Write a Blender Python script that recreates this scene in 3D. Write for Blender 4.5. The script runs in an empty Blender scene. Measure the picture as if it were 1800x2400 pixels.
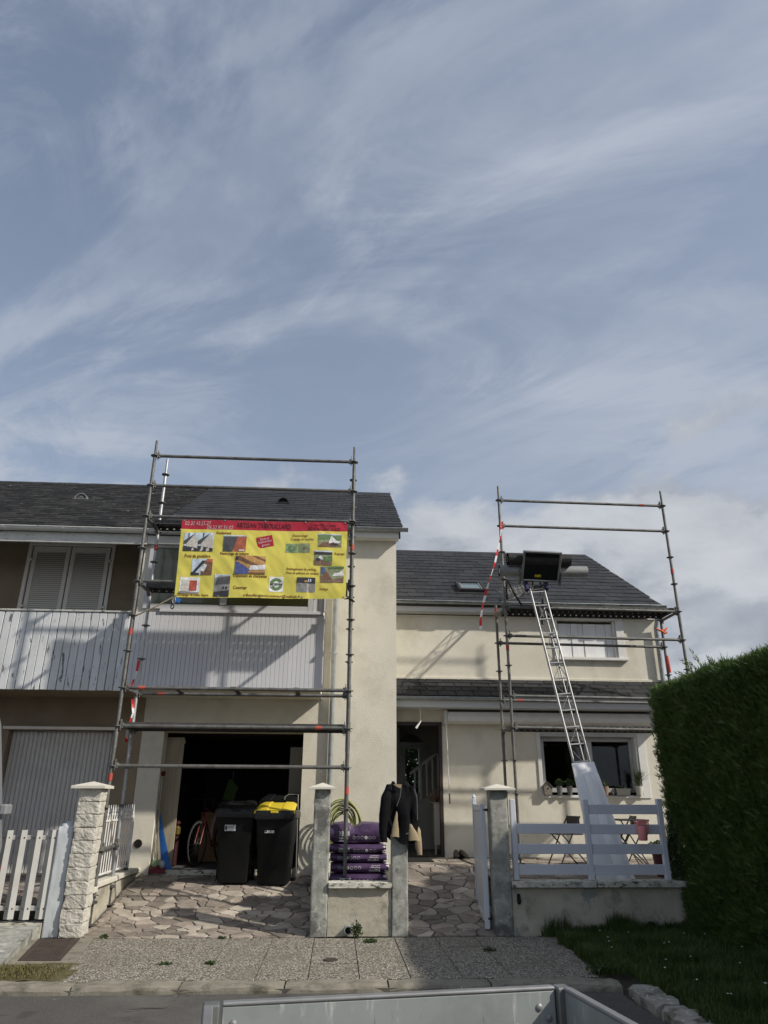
import bpy, bmesh, math, random
import numpy as np
from mathutils import Matrix, Vector, Euler, noise
R = math.radians
random.seed(7); rng = np.random.default_rng(7)
sc = bpy.context.scene
COL = sc.collection

# ------------------------------------------------------------------ camera, sky, sun, exposure
cam_d = bpy.data.cameras.new('camera'); cam = bpy.data.objects.new('camera', cam_d); COL.objects.link(cam)
cam_d.sensor_fit = 'VERTICAL'; cam_d.sensor_height = 24.0; cam_d.lens = 16.64
cam_d.clip_start = 0.05; cam_d.clip_end = 3000
cam.matrix_world = Matrix.Translation((0, 0, 1.5)) @ Matrix.Rotation(R(-3.437), 4, 'Z') @ Matrix.Rotation(R(90 + 21.897), 4, 'X') @ Matrix.Rotation(R(0.308), 4, 'Z')
sc.camera = cam
SUN = Vector((1.95, -1.0, 1.6)).normalized()
world = bpy.data.worlds.new('World'); sc.world = world; world.use_nodes = True
def build_sky():
    nt = world.node_tree; N = nt.nodes; L = nt.links; N.clear()
    def n(t, **k):
        x = N.new(t)
        for a, b in k.items(): setattr(x, a, b)
        return x
    def m(op, a, b=None, c=None, clamp=False):
        x = n('ShaderNodeMath', operation=op, use_clamp=clamp)
        for i, v in enumerate((a, b, c)):
            if v is None: continue
            if isinstance(v, (int, float)): x.inputs[i].default_value = v
            else: L.new(v, x.inputs[i])
        return x.outputs[0]
    def ramp(v, lo, hi):
        x = n('ShaderNodeMapRange', interpolation_type='SMOOTHSTEP'); L.new(v, x.inputs[0])
        x.inputs[1].default_value = lo; x.inputs[2].default_value = hi
        return x.outputs[0]
    def tex(vec, scale, detail=6, rough=.55, dist=0):
        x = n('ShaderNodeTexNoise'); L.new(vec, x.inputs['Vector'])
        x.inputs['Scale'].default_value = scale; x.inputs['Detail'].default_value = detail
        x.inputs['Roughness'].default_value = rough; x.inputs['Distortion'].default_value = dist
        return x.outputs['Fac']
    def mix(f, a, b):
        x = n('ShaderNodeMix', data_type='RGBA')
        L.new(f, x.inputs['Factor'])
        for s, v in (('A', a), ('B', b)):
            i = [q for q in x.inputs if q.name == s and q.type == 'RGBA'][0]
            if isinstance(v, tuple): i.default_value = (*v, 1)
            else: L.new(v, i)
        return [q for q in x.outputs if q.type == 'RGBA'][0]
    sky = n('ShaderNodeTexSky', sky_type='NISHITA', sun_disc=False)
    sky.sun_elevation = math.asin(SUN.z); sky.sun_rotation = math.atan2(SUN.x, SUN.y)
    sky.air_density = 1.1; sky.dust_density = 2.2; sky.ozone_density = 1.3
    tc = n('ShaderNodeTexCoord'); sep = n('ShaderNodeSeparateXYZ'); L.new(tc.outputs['Generated'], sep.inputs[0])
    x, y, z = sep.outputs
    zz = m('ADD', m('MAXIMUM', z, 0.0), 0.16)
    px = m('DIVIDE', x, zz); py = m('DIVIDE', y, zz)
    u = m('SUBTRACT', m('MULTIPLY', px, .80), m('MULTIPLY', py, .62))
    v = m('ADD', m('MULTIPLY', px, .62), m('MULTIPLY', py, .80))
    def comb(a, b, c):
        q = n('ShaderNodeCombineXYZ'); L.new(a, q.inputs[0]); L.new(b, q.inputs[1]); q.inputs[2].default_value = c
        return q.outputs[0]
    broad = tex(comb(m('MULTIPLY', u, .7), v, 5.2), 1.15, 6, .58, .8)
    s1 = tex(comb(m('MULTIPLY', u, .62), m('MULTIPLY', v, 1.30), 3.7), 1.55, 12, .60, 1.3)
    s2 = tex(comb(m('MULTIPLY', u, .75), m('MULTIPLY', v, 1.45), 8.1), 3.4, 12, .66, 1.0)
    streak = m('MULTIPLY', ramp(s1, .42, .64), m('ADD', m('MULTIPLY', ramp(broad, .36, .62), .70), .30))
    fine = m('MULTIPLY', ramp(s2, .44, .68), ramp(broad, .38, .66))
    low = m('SUBTRACT', 1.0, ramp(z, .26, .80)); right = ramp(x, -.35, .40)
    veil = m('ADD', m('ADD', m('MULTIPLY', streak, .54), m('MULTIPLY', fine, .30)), m('ADD', .25, m('ADD', m('MULTIPLY', low, .20), m('MULTIPLY', right, .12))), None, True)
    # low cumulus bank
    w = n('ShaderNodeVectorMath', operation='MULTIPLY'); L.new(tc.outputs['Generated'], w.inputs[0]); w.inputs[1].default_value = (1.0, 1.0, 1.75)
    c3 = tex(w.outputs[0], 3.9, 10, .56, .25)
    lowm = m('SUBTRACT', 1.0, ramp(z, .24, .52))
    side = ramp(x, -.30, .16)
    thr = m('ADD', c3, m('ADD', m('MULTIPLY', lowm, .31), m('MULTIPLY', side, .14)))
    puff = ramp(thr, .69, .80)
    w2 = n('ShaderNodeVectorMath', operation='ADD'); L.new(w.outputs[0], w2.inputs[0]); w2.inputs[1].default_value = (.05, -.02, .10)
    c4 = tex(w2.outputs[0], 3.9, 10, .56, .25)
    lit = ramp(m('SUBTRACT', c3, c4), -.05, .08)
    body = tex(w.outputs[0], 8.0, 8, .6, .2)
    puffcol = mix(m('MULTIPLY', m('ADD', lit, ramp(body, .3, .7)), .5), (2.75, 3.02, 3.50), (5.0, 5.2, 5.5))
    base = mix(veil, sky.outputs[0], (3.60, 4.02, 4.80))
    fin = mix(m('MULTIPLY', m('MULTIPLY', puff, .9), ramp(lowm, .0, .22)), base, puffcol)
    bg = n('ShaderNodeBackground'); L.new(fin, bg.inputs[0]); bg.inputs[1].default_value = 0.12
    out = n('ShaderNodeOutputWorld'); L.new(bg.outputs[0], out.inputs[0])
build_sky()
sun_d = bpy.data.lights.new('sun', 'SUN'); sun_d.energy = 4.3; sun_d.angle = R(1.2); sun_d.color = (1.0, .93, .82)
sun = bpy.data.objects.new('sun', sun_d); COL.objects.link(sun)
sun.rotation_euler = SUN.to_track_quat('Z', 'Y').to_euler(); sun.location = (20, -10, 20)
vs = sc.view_settings
sc.display_settings.display_device = 'sRGB'
vs.view_transform = 'Standard'; vs.look = 'None'; vs.gamma = 1.0; vs.exposure = 0.0
try: vs.use_curve_mapping = False
except Exception: pass
sc.cycles.max_bounces = 6; sc.cycles.diffuse_bounces = 3; sc.cycles.glossy_bounces = 3; sc.cycles.transmission_bounces = 4

# ------------------------------------------------------------------ materials
MATS = {}
def M(name, col, col2=None, sc_=4.0, lo=.35, hi=.65, rough=.75, metal=0.0, bump=0.0, bsc=60, bdist=.004, var=0.0, dirt=(), stretch=(1, 1, 1), spec=.4, detail=6, voro=None, transl=0.0, coat=0.0):
    """one principled material: base colour from a two-tone noise, patches of dirt, per-piece variation and a fine bump"""
    if name in MATS: return MATS[name]
    mt = bpy.data.materials.new(name); mt.use_nodes = True
    nt = mt.node_tree; N = nt.nodes; L = nt.links; N.clear()
    out = N.new('ShaderNodeOutputMaterial'); b = N.new('ShaderNodeBsdfPrincipled')
    b.inputs['Roughness'].default_value = rough; b.inputs['Metallic'].default_value = metal
    b.inputs['Specular IOR Level'].default_value = spec
    if coat: b.inputs['Coat Weight'].default_value = coat; b.inputs['Coat Roughness'].default_value = .15
    geo = N.new('ShaderNodeNewGeometry'); pos = geo.outputs['Position']
    mp = N.new('ShaderNodeVectorMath'); mp.operation = 'MULTIPLY'; mp.inputs[1].default_value = stretch; L.new(pos, mp.inputs[0]); pv = mp.outputs[0]
    def noise_(vec, scale, det=detail, r=.6):
        x = N.new('ShaderNodeTexNoise'); L.new(vec, x.inputs['Vector']); x.inputs['Scale'].default_value = scale
        x.inputs['Detail'].default_value = det; x.inputs['Roughness'].default_value = r
        return x.outputs['Fac']
    def rmp(v, a, c):
        x = N.new('ShaderNodeMapRange'); L.new(v, x.inputs[0]); x.inputs[1].default_value = a; x.inputs[2].default_value = c
        return x.outputs[0]
    def mix(f, a, c):
        x = N.new('ShaderNodeMix'); x.data_type = 'RGBA'; L.new(f, x.inputs['Factor'])
        A = [q for q in x.inputs if q.name == 'A' and q.type == 'RGBA'][0]; B = [q for q in x.inputs if q.name == 'B' and q.type == 'RGBA'][0]
        for s, v in ((A, a), (B, c)):
            if isinstance(v, tuple): s.default_value = (*v, 1)
            else: L.new(v, s)
        return [q for q in x.outputs if q.type == 'RGBA'][0]
    cur = tuple(col)
    if col2 is not None: cur = mix(rmp(noise_(pv, sc_), lo, hi), tuple(col), tuple(col2))
    if voro:   # pebbles: (scale, colours...)
        vt = N.new('ShaderNodeTexVoronoi'); L.new(pos, vt.inputs['Vector']); vt.inputs['Scale'].default_value = voro[0]
        cr = N.new('ShaderNodeValToRGB'); sx = N.new('ShaderNodeSeparateColor'); L.new(vt.outputs['Color'], sx.inputs[0]); L.new(sx.outputs[0], cr.inputs[0])
        cols = voro[1]
        while len(cr.color_ramp.elements) < len(cols): cr.color_ramp.elements.new(.5)
        for i, c in enumerate(cols):
            cr.color_ramp.elements[i].position = i / (len(cols) - 1); cr.color_ramp.elements[i].color = (*c, 1)
        edge = rmp(vt.outputs['Distance'], .30, .62)
        peb = mix(edge, cr.outputs[0], tuple(col))
        cur = peb
        vh = vt.outputs['Distance']
    for (dc, ds, a, c, *st) in dirt:
        vec = pos
        if st:
            q = N.new('ShaderNodeVectorMath'); q.operation = 'MULTIPLY'; q.inputs[1].default_value = st[0]; L.new(pos, q.inputs[0]); vec = q.outputs[0]
        cur = mix(rmp(noise_(vec, ds, 8, .65), a, c), cur, tuple(dc))
    if var:
        oi = N.new('ShaderNodeObjectInfo'); ad = N.new('ShaderNodeMath'); ad.operation = 'ADD'
        L.new(oi.outputs['Random'], ad.inputs[0]); L.new(geo.outputs['Random Per Island'], ad.inputs[1])
        fr = N.new('ShaderNodeMath'); fr.operation = 'FRACT'; L.new(ad.outputs[0], fr.inputs[0])
        mr = N.new('ShaderNodeMapRange'); L.new(fr.outputs[0], mr.inputs[0]); mr.inputs[3].default_value = 1 - var; mr.inputs[4].default_value = 1 + var
        hs = N.new('ShaderNodeHueSaturation'); L.new(mr.outputs[0], hs.inputs['Value'])
        if isinstance(cur, tuple): hs.inputs['Color'].default_value = (*cur, 1)
        else: L.new(cur, hs.inputs['Color'])
        cur = hs.outputs[0]
    if isinstance(cur, tuple): b.inputs['Base Color'].default_value = (*cur, 1)
    else: L.new(cur, b.inputs['Base Color'])
    if bump:
        bp = N.new('ShaderNodeBump'); bp.inputs['Strength'].default_value = bump; bp.inputs['Distance'].default_value = bdist
        if voro:
            iv = N.new('ShaderNodeMath'); iv.operation = 'SUBTRACT'; iv.inputs[0].default_value = 1; L.new(vh, iv.inputs[1]); L.new(iv.outputs[0], bp.inputs['Height'])
        else: L.new(noise_(pv, bsc, 4, .6), bp.inputs['Height'])
        L.new(bp.outputs[0], b.inputs['Normal'])
    sh = b.outputs[0]
    if transl:
        t = N.new('ShaderNodeBsdfTranslucent'); ms = N.new('ShaderNodeMixShader'); ms.inputs[0].default_value = transl
        if isinstance(cur, tuple): t.inputs[0].default_value = (*cur, 1)
        else: L.new(cur, t.inputs[0])
        L.new(b.outputs[0], ms.inputs[1]); L.new(t.outputs[0], ms.inputs[2]); sh = ms.outputs[0]
    L.new(sh, out.inputs[0])
    MATS[name] = mt
    return mt
def glass_mat(name, tint, rough=.03):
    mt = bpy.data.materials.new(name); mt.use_nodes = True; nt = mt.node_tree; N = nt.nodes; L = nt.links; N.clear()
    out = N.new('ShaderNodeOutputMaterial'); g = N.new('ShaderNodeBsdfGlossy'); g.inputs[1].default_value = rough if False else rough
    g.inputs['Roughness'].default_value = rough
    t = N.new('ShaderNodeBsdfTransparent'); t.inputs[0].default_value = (*tint, 1)
    fr = N.new('ShaderNodeFresnel'); fr.inputs[0].default_value = 1.5
    ms = N.new('ShaderNodeMixShader'); L.new(fr.outputs[0], ms.inputs[0]); L.new(t.outputs[0], ms.inputs[1]); L.new(g.outputs[0], ms.inputs[2]); L.new(ms.outputs[0], out.inputs[0])
    MATS[name] = mt
    return mt
render = M('cream render', (.63, .602, .512), (.69, .662, .572), 2.2, rough=.92, bump=.75, bsc=85, bdist=.006, spec=.15, dirt=[((.49, .46, .375), 1.3, .50, .75), ((.66, .635, .55), 3.5, .58, .78)])
render_old = M('old brown render', (.25, .20, .14), (.30, .245, .175), 3, rough=.93, bump=.7, bsc=70, bdist=.005, spec=.15)
white_trim = M('white painted trim', (.62, .62, .60), (.70, .70, .68), 5, rough=.6)
pvc = M('white plastic fence', (.56, .59, .65), (.60, .63, .69), 3, rough=.45)
siding_m = M('white siding', (.56, .565, .59), (.60, .605, .63), 2, rough=.5, var=.02)
grey_alu = M('grey aluminium frame', (.42, .43, .44), (.48, .49, .50), 5, rough=.45)
zinc = M('zinc gutter', (.30, .33, .34), (.42, .45, .46), 7, rough=.5, metal=.55, dirt=[((.16, .17, .17), 6, .55, .75)])
zinc_old = M('old grey gutter', (.52, .53, .50), (.60, .61, .58), 7, rough=.6, dirt=[((.08, .08, .07), 9, .58, .72, (1, 1, 6))])
slate_m = M('grey slate', (.023, .024, .026), (.034, .035, .038), 9, rough=.66, bump=.25, bsc=40, var=.25, spec=.25)
slate_old_m = M('weathered slate', (.012, .012, .0125), (.030, .030, .029), 7, rough=.85, spec=.2, bump=.6, bsc=35, bdist=.008, var=.45, dirt=[((.30, .30, .27), 3.6, .655, .70, (1, 1.0, 3.0)), ((.12, .12, .09), 8, .6, .75)])
ridge_m = M('dark ridge', (.022, .023, .025), (.04, .04, .042), 8, rough=.7)
steel = M('galvanised scaffold steel', (.12, .12, .115), (.20, .20, .19), 9, rough=.6, metal=.5, bump=.1, bsc=90, dirt=[((.10, .09, .075), 5, .52, .7), ((.34, .34, .32), 14, .66, .74)])
steel_lt = M('bright galvanised steel', (.38, .39, .39), (.50, .51, .51), 10, rough=.45, metal=.6, dirt=[((.16, .15, .14), 8, .58, .75)])
steel_dk = M('dark deck steel', (.06, .06, .058), (.10, .10, .095), 8, rough=.6, metal=.4, dirt=[((.16, .13, .10), 7, .6, .75)])
alu = M('aluminium', (.22, .225, .23), (.30, .305, .31), 8, rough=.5, metal=.5)
red_tape = M('red marking tape', (.46, .055, .035), (.34, .09, .07), 30, rough=.7, var=.15)
black_pl = M('black plastic', (.006, .0068, .0075), (.010, .011, .012), 5, rough=.5, spec=.2)
bin_pl = M('dark grey bin plastic', (.007, .0078, .0082), (.010, .011, .0115), 4, rough=.55, spec=.16)
bag_pl = M('thin black bin liner', (.012, .012, .014), rough=.28, bump=.8, bsc=28, bdist=.02)
yellow_pl = M('yellow lid plastic', (.62, .47, .03), (.68, .53, .05), 4, rough=.45)
concrete = M('weathered grey concrete', (.22, .225, .20), (.37, .375, .345), 7, rough=.92, bump=.6, bsc=30, bdist=.008, dirt=[((.12, .12, .11), 3.3, .52, .62), ((.50, .50, .46), 9, .58, .66), ((.10, .10, .09), 20, .64, .70)])
wall_m = M('stained garden wall render', (.48, .45, .37), (.38, .355, .285), 3, rough=.93, bump=.6, bsc=24, bdist=.010, dirt=[((.25, .235, .19), 4, .52, .66), ((.27, .28, .25), 2.1, .56, .60), ((.60, .57, .48), 13, .64, .70), ((.12, .11, .09), 30, .68, .72)])
coping_m = M('mossy white coping', (.60, .59, .52), (.48, .47, .40), 6, rough=.9, bump=.5, bsc=30, bdist=.006, dirt=[((.035, .036, .028), 14, .53, .64, (1, 1, 2)), ((.22, .22, .17), 5, .52, .7)])
cap_m = M('pale cast cap', (.62, .60, .53), (.55, .53, .46), 7, rough=.85, bump=.3, bsc=40)
stone_blk = M('split stone block', (.55, .535, .48), (.46, .44, .385), 9, rough=.9, bump=.8, bsc=26, bdist=.015, var=.06)
paint_old = M('flaking white paint', (.58, .62, .64), (.50, .54, .57), 5, rough=.8, bump=.3, bsc=30, dirt=[((.33, .31, .28), 6, .66, .72)])
paint_board = M('worn balcony board', (.55, .57, .58), (.63, .65, .66), 4, rough=.8, bump=.3, bsc=40, var=.10, dirt=[((.12, .13, .14), 9, .585, .63, (1.7, 1, .40)), ((.42, .44, .45), 2, .5, .7)])
gdoor_m = M('grey garage door', (.56, .55, .525), (.63, .62, .595), 3, rough=.7, dirt=[((.05, .045, .04), 6, .69, .72, (2.2, 1, .5))])
shutter_m = M('old cream shutter', (.80, .775, .72), (.84, .815, .76), 5, rough=.75)
picket_m = M('white picket paint', (.47, .47, .455), (.41, .41, .395), 6, rough=.7, dirt=[((.40, .25, .12), 7, .70, .76)])
mortar = M('dark mortar joint', (.075, .068, .060), (.12, .11, .095), 8, rough=.95, bump=.5, bsc=60)
flag_m = M('crazy paving stone', (.305, .26, .22), (.20, .174, .149), 3, rough=.88, bump=.45, bsc=35, bdist=.005, var=.36, dirt=[((.17, .145, .12), 3.2, .50, .70), ((.50, .44, .36), 7, .58, .72)])
flag_lt = M('pale paving stone', (.46, .41, .345), (.37, .33, .28), 3, rough=.85, bump=.4, bsc=35, bdist=.005, var=.20, dirt=[((.20, .17, .14), 3.2, .52, .70)])
asphalt = M('asphalt', (.062, .060, .056), (.085, .082, .075), 1.5, rough=.93, bump=.7, bsc=130, bdist=.004, dirt=[((.20, .19, .17), 110, .56, .66), ((.03, .03, .029), 70, .60, .70), ((.12, .115, .105), .8, .52, .68), ((.040, .039, .037), 2.3, .58, .70), ((.028, .027, .026), 5, .655, .67, (.35, 1.6, 1)), ((.17, .16, .14), 9, .66, .72)])
aggreg = M('washed aggregate', (.10, .095, .08), rough=.9, bump=.8, bdist=.006, voro=(60, [(.13, .112, .085), (.56, .52, .43), (.30, .268, .21), (.64, .60, .52), (.195, .168, .13), (.45, .41, .33)]), dirt=[((.16, .145, .11), 1.6, .52, .78)])
kerb_m = M('kerb concrete', (.19, .175, .14), (.26, .24, .195), 6, rough=.92, bump=.7, bsc=60, bdist=.006, dirt=[((.09, .085, .06), 4, .52, .68), ((.42, .41, .36), 17, .66, .70)])
soil = M('soil', (.05, .042, .03), (.08, .068, .05), 9, rough=.95, bump=.7, bsc=40, bdist=.02)
moss_m = M('mossy ground', (.075, .075, .025), (.13, .11, .055), 10, rough=.95, bump=.9, bsc=60, bdist=.015)
iron = M('rusty brown iron', (.055, .042, .036), (.080, .058, .048), 7, rough=.75, metal=.2)
grass_m = M('grass blade', (.045, .085, .014), (.075, .115, .024), 3, rough=.6, var=.35, transl=.25)
hedge_m = M('hedge leaf', (.060, .112, .022), (.098, .150, .038), 3.2, rough=.55, var=.42, transl=.2)
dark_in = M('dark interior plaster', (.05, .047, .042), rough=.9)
hall_in = M('hall plaster', (.16, .155, .145), rough=.9)
floor_in = M('dark concrete floor', (.06, .06, .06), (.09, .09, .088), 3, rough=.8)
dk_frame = M('dark red brown door frame', (.035, .022, .02), rough=.5)
glass = glass_mat('window glass', (.75, .80, .80))
frost = M('pale reflecting roof glass', (.13, .17, .18), rough=.08, spec=.6)
bed_hose = M('green yellow hose', (.42, .45, .06), (.15, .19, .035), 22, rough=.4)
purple = M('purple sack', (.050, .027, .072), (.078, .045, .105), 5, rough=.35, bump=.5, bsc=16, bdist=.02)
sack_wh = M('white sack end', (.62, .61, .60), rough=.4, bump=.5, bsc=18, bdist=.02)
print_w = M('white print', (.62, .62, .62), rough=.6)
jacket_m = M('black jacket cloth', (.004, .004, .005), (.008, .008, .010), 8, rough=.9, spec=.15, bump=.3, bsc=60)
lining_m = M('beige lining', (.27, .215, .135), (.34, .275, .175), 8, rough=.85)
banner_y = M('yellow banner vinyl', (.76, .68, .135), (.70, .62, .115), 4, rough=.45, transl=.10, dirt=[((.70, .62, .10), 1.8, .55, .75, (3, 1, .5))])
banner_r = M('red banner vinyl', (.46, .025, .05), (.40, .02, .04), 4, rough=.45, transl=.08)
ink_b = M('brown red ink', (.17, .035, .012), rough=.6)
ink_k = M('black ink', (.012, .010, .012), rough=.6)
ink_w = M('white ink', (.62, .46, .46), rough=.6)
sheet_m = M('white protective sheet', (.76, .78, .80), (.82, .83, .85), 5, rough=.42, bump=.4, bsc=9, bdist=.02)
trailer_m = M('scuffed grey trailer panel', (.27, .30, .30), (.31, .34, .34), 3, rough=.5, metal=.3, dirt=[((.20, .22, .22), 2.2, .50, .68), ((.48, .50, .49), 11, .58, .66, (2.0, 2.0, .35)), ((.55, .56, .55), 2.6, .66, .69, (1.6, 1.6, 1.0)), ((.13, .14, .14), 24, .66, .70, (2.5, 2.5, .25))])
felt_k = M('black roofing felt', (.016, .016, .016), (.03, .03, .03), 12, rough=.85)
felt_g = M('grey roofing membrane', (.20, .21, .21), (.30, .31, .31), 6, rough=.6)
blue_m = M('blue plastic', (.02, .13, .42), rough=.5)
red_m = M('red plastic', (.30, .02, .03), rough=.5)
red_p = M('red bike paint', (.15, .012, .009), rough=.4)
pink_m = M('pink red plastic', (.72, .26, .25), rough=.5)
green_m = M('green cloth', (.035, .07, .010), rough=.8)
wood_m = M('pale worn board', (.36, .32, .24), (.28, .24, .18), 3, rough=.8, stretch=(6, 6, .5))
card_m = M('cardboard', (.30, .19, .10), rough=.85)
rubber = M('black rubber', (.012, .012, .012), rough=.85)
van_m = M('silver van paint', (.32, .34, .37), rough=.35, metal=.4, coat=.4)
leaf_m = M('plant leaf', (.035, .065, .015), (.06, .095, .028), 6, rough=.6, var=.3, transl=.2)
orange_m = M('orange strap', (.70, .13, .03), rough=.6)
rope_m = M('tan rope', (.34, .28, .18), rough=.85)
terra = M('brown pot', (.16, .08, .05), rough=.8)
lens_red = M('red tail lens', (.20, .008, .012), rough=.25)

# ------------------------------------------------------------------ building helpers
ORG = {}
class MB:
    """collects verts and faces for one mesh object"""
    def __init__(s): s.v = []; s.f = []; s.smooth = False
    def add(s, vs_, fs): o = len(s.v); s.v += [tuple(p) for p in vs_]; s.f += [tuple(i + o for i in f) for f in fs]; return s
    def box(s, x0, x1, y0, y1, z0, z1, mat=None):
        p = [(x, y, z) for x in (x0, x1) for y in (y0, y1) for z in (z0, z1)]
        if mat is not None: p = [tuple(mat @ Vector(q)) for q in p]
        return s.add(p, [(0, 1, 3, 2), (4, 6, 7, 5), (0, 4, 5, 1), (2, 3, 7, 6), (0, 2, 6, 4), (1, 5, 7, 3)])
    def bev(s, x0, x1, y0, y1, z0, z1, b=.006, mat=None):
        """box with chamfered edges"""
        b = min(b, (x1 - x0) * .45, (y1 - y0) * .45, (z1 - z0) * .45)
        bm = bmesh.new(); bmesh.ops.create_cube(bm, size=1)
        for q in bm.verts: q.co = Vector(((x0 + x1) / 2 + q.co.x * (x1 - x0), (y0 + y1) / 2 + q.co.y * (y1 - y0), (z0 + z1) / 2 + q.co.z * (z1 - z0)))
        bmesh.ops.bevel(bm, geom=list(bm.edges), offset=b, segments=1, affect='EDGES', profile=.5)
        return s.bm(bm, mat)
    def bm(s, bm, mat=None):
        bm.verts.index_update()
        vs_ = [(mat @ q.co) if mat is not None else q.co.copy() for q in bm.verts]
        fs = [[q.index for q in f.verts] for f in bm.faces]; bm.free()
        return s.add(vs_, fs)
    def tube(s, pts, r, n=10, closed=False, caps=True):
        pts = [Vector(p) for p in pts]; k = len(pts)
        rs = r if isinstance(r, (list, tuple)) else [r] * k
        ring = []; up = None
        for i in range(k):
            a = pts[(i - 1) % k] if (closed or i > 0) else pts[i]; c = pts[(i + 1) % k] if (closed or i < k - 1) else pts[i]
            t = (c - a).normalized()
            if up is None: up = t.cross(Vector((0, 0, 1)) if abs(t.z) < .9 else Vector((1, 0, 0))).normalized()
            else: up = (up - t * up.dot(t)).normalized()
            w = t.cross(up)
            ring.append([pts[i] + rs[i] * (math.cos(2 * math.pi * j / n) * up + math.sin(2 * math.pi * j / n) * w) for j in range(n)])
        vs_ = [p for q in ring for p in q]; fs = []
        for i in range(k if closed else k - 1):
            i2 = (i + 1) % k
            for j in range(n): fs.append((i * n + j, i * n + (j + 1) % n, i2 * n + (j + 1) % n, i2 * n + j))
        if caps and not closed: fs += [tuple(range(n))[::-1], tuple((k - 1) * n + j for j in range(n))]
        return s.add(vs_, fs)
    def prism(s, poly, axis, a, b):
        """polygon in the two other axes swept from a to b along axis 0/1/2"""
        def p3(q, t): l = list(q); l.insert(axis, t); return tuple(l)
        n = len(poly); vs_ = [p3(q, a) for q in poly] + [p3(q, b) for q in poly]
        fs = [tuple(range(n)), tuple(range(2 * n - 1, n - 1, -1))] + [(i, i + n, (i + 1) % n + n, (i + 1) % n) for i in range(n)]
        return s.add(vs_, fs)
    def lathe(s, prof, c=(0, 0, 0), n=20, mat=None):
        vs_ = []; fs = []
        for (r, z) in prof: vs_ += [Vector((c[0] + r * math.cos(2 * math.pi * j / n), c[1] + r * math.sin(2 * math.pi * j / n), c[2] + z)) for j in range(n)]
        if mat is not None: vs_ = [mat @ q for q in vs_]
        for i in range(len(prof) - 1):
            for j in range(n): fs.append((i * n + j, i * n + (j + 1) % n, (i + 1) * n + (j + 1) % n, (i + 1) * n + j))
        fs += [tuple(range(n))[::-1], tuple((len(prof) - 1) * n + j for j in range(n))]
        return s.add(vs_, fs)
    def loft(s, loops, cap=True):
        n = len(loops[0]); vs_ = [p for l in loops for p in l]; fs = []
        for i in range(len(loops) - 1):
            for j in range(n): fs.append((i * n + j, i * n + (j + 1) % n, (i + 1) * n + (j + 1) % n, (i + 1) * n + j))
        if cap: fs += [tuple(range(n))[::-1], tuple((len(loops) - 1) * n + j for j in range(n))]
        return s.add(vs_, fs)
    def mesh(s, name, org=(0, 0, 0), smooth=None):
        me = bpy.data.meshes.new(name)
        o = Vector(org); me.from_pydata([tuple(Vector(p) - o) for p in s.v], [], s.f)
        bm = bmesh.new(); bm.from_mesh(me); bmesh.ops.recalc_face_normals(bm, faces=bm.faces); bm.to_mesh(me); bm.free()
        if smooth if smooth is not None else s.smooth:
            me.polygons.foreach_set('use_smooth', [True] * len(me.polygons))
            try: me.set_sharp_from_angle(angle=R(40))
            except Exception: pass
        me.update()
        return me
def tag(o, label=None, cat=None, group=None, kind=None):
    if label: o['label'] = label
    if cat: o['category'] = cat
    if group: o['group'] = group
    if kind: o['kind'] = kind
    return o
def thing(name, loc, label, cat, group=None):
    o = bpy.data.objects.new(name, None); COL.objects.link(o); o.location = loc; o.empty_display_size = .1
    ORG[o.name] = Vector(loc)
    return tag(o, label, cat, group)
def put(mb, name, mat, parent=None, smooth=False, label=None, cat=None, group=None, kind=None):
    """link the collected shape as one mesh object (world coordinates in)"""
    if parent is not None: org = ORG[parent.name]
    elif kind == 'structure' or not mb.v: org = Vector((0, 0, 0))
    else:
        xs = np.array([tuple(p) for p in mb.v]); org = Vector((float(xs[:, 0].mean()), float(xs[:, 1].mean()), float(xs[:, 2].min())))
    me = mb.mesh(name, org, smooth)
    me.materials.append(mat)
    return link(me, name, parent, org, label, cat, group, kind)
def link(me, name, parent, org, label=None, cat=None, group=None, kind=None):
    o = bpy.data.objects.new(name, me); COL.objects.link(o)
    if parent is not None: o.parent = parent
    else: o.location = org
    ORG[o.name] = Vector(org)
    return tag(o, label, cat, group, kind)
def inst(me, name, parent, mat4, label=None):
    """another piece sharing mesh data; mat4 is its world matrix"""
    o = bpy.data.objects.new(name, me); COL.objects.link(o); o.parent = parent
    o.matrix_local = Matrix.Translation(-ORG[parent.name]) @ mat4
    ORG[o.name] = mat4.translation.copy()
    if label: o['label'] = label
    return o
def T(x, y, z): return Matrix.Translation((x, y, z))
def frame(o, ux, uy, uz):
    m = Matrix.Identity(4)
    for i, a in enumerate((ux, uy, uz)):
        for j in range(3): m[j][i] = a[j]
    for j in range(3): m[j][3] = o[j]
    return m
def copy_tree(o, loc, label=None, rz=None):
    def cp(a, p):
        c = a.copy(); COL.objects.link(c)
        if p is not None: c.parent = p
        for ch in a.children: cp(ch, c)
        return c
    r = cp(o, None); r.location = loc; ORG[r.name] = Vector(loc)
    if rz is not None: r.rotation_euler.z = rz
    if label: r['label'] = label
    return r
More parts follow.
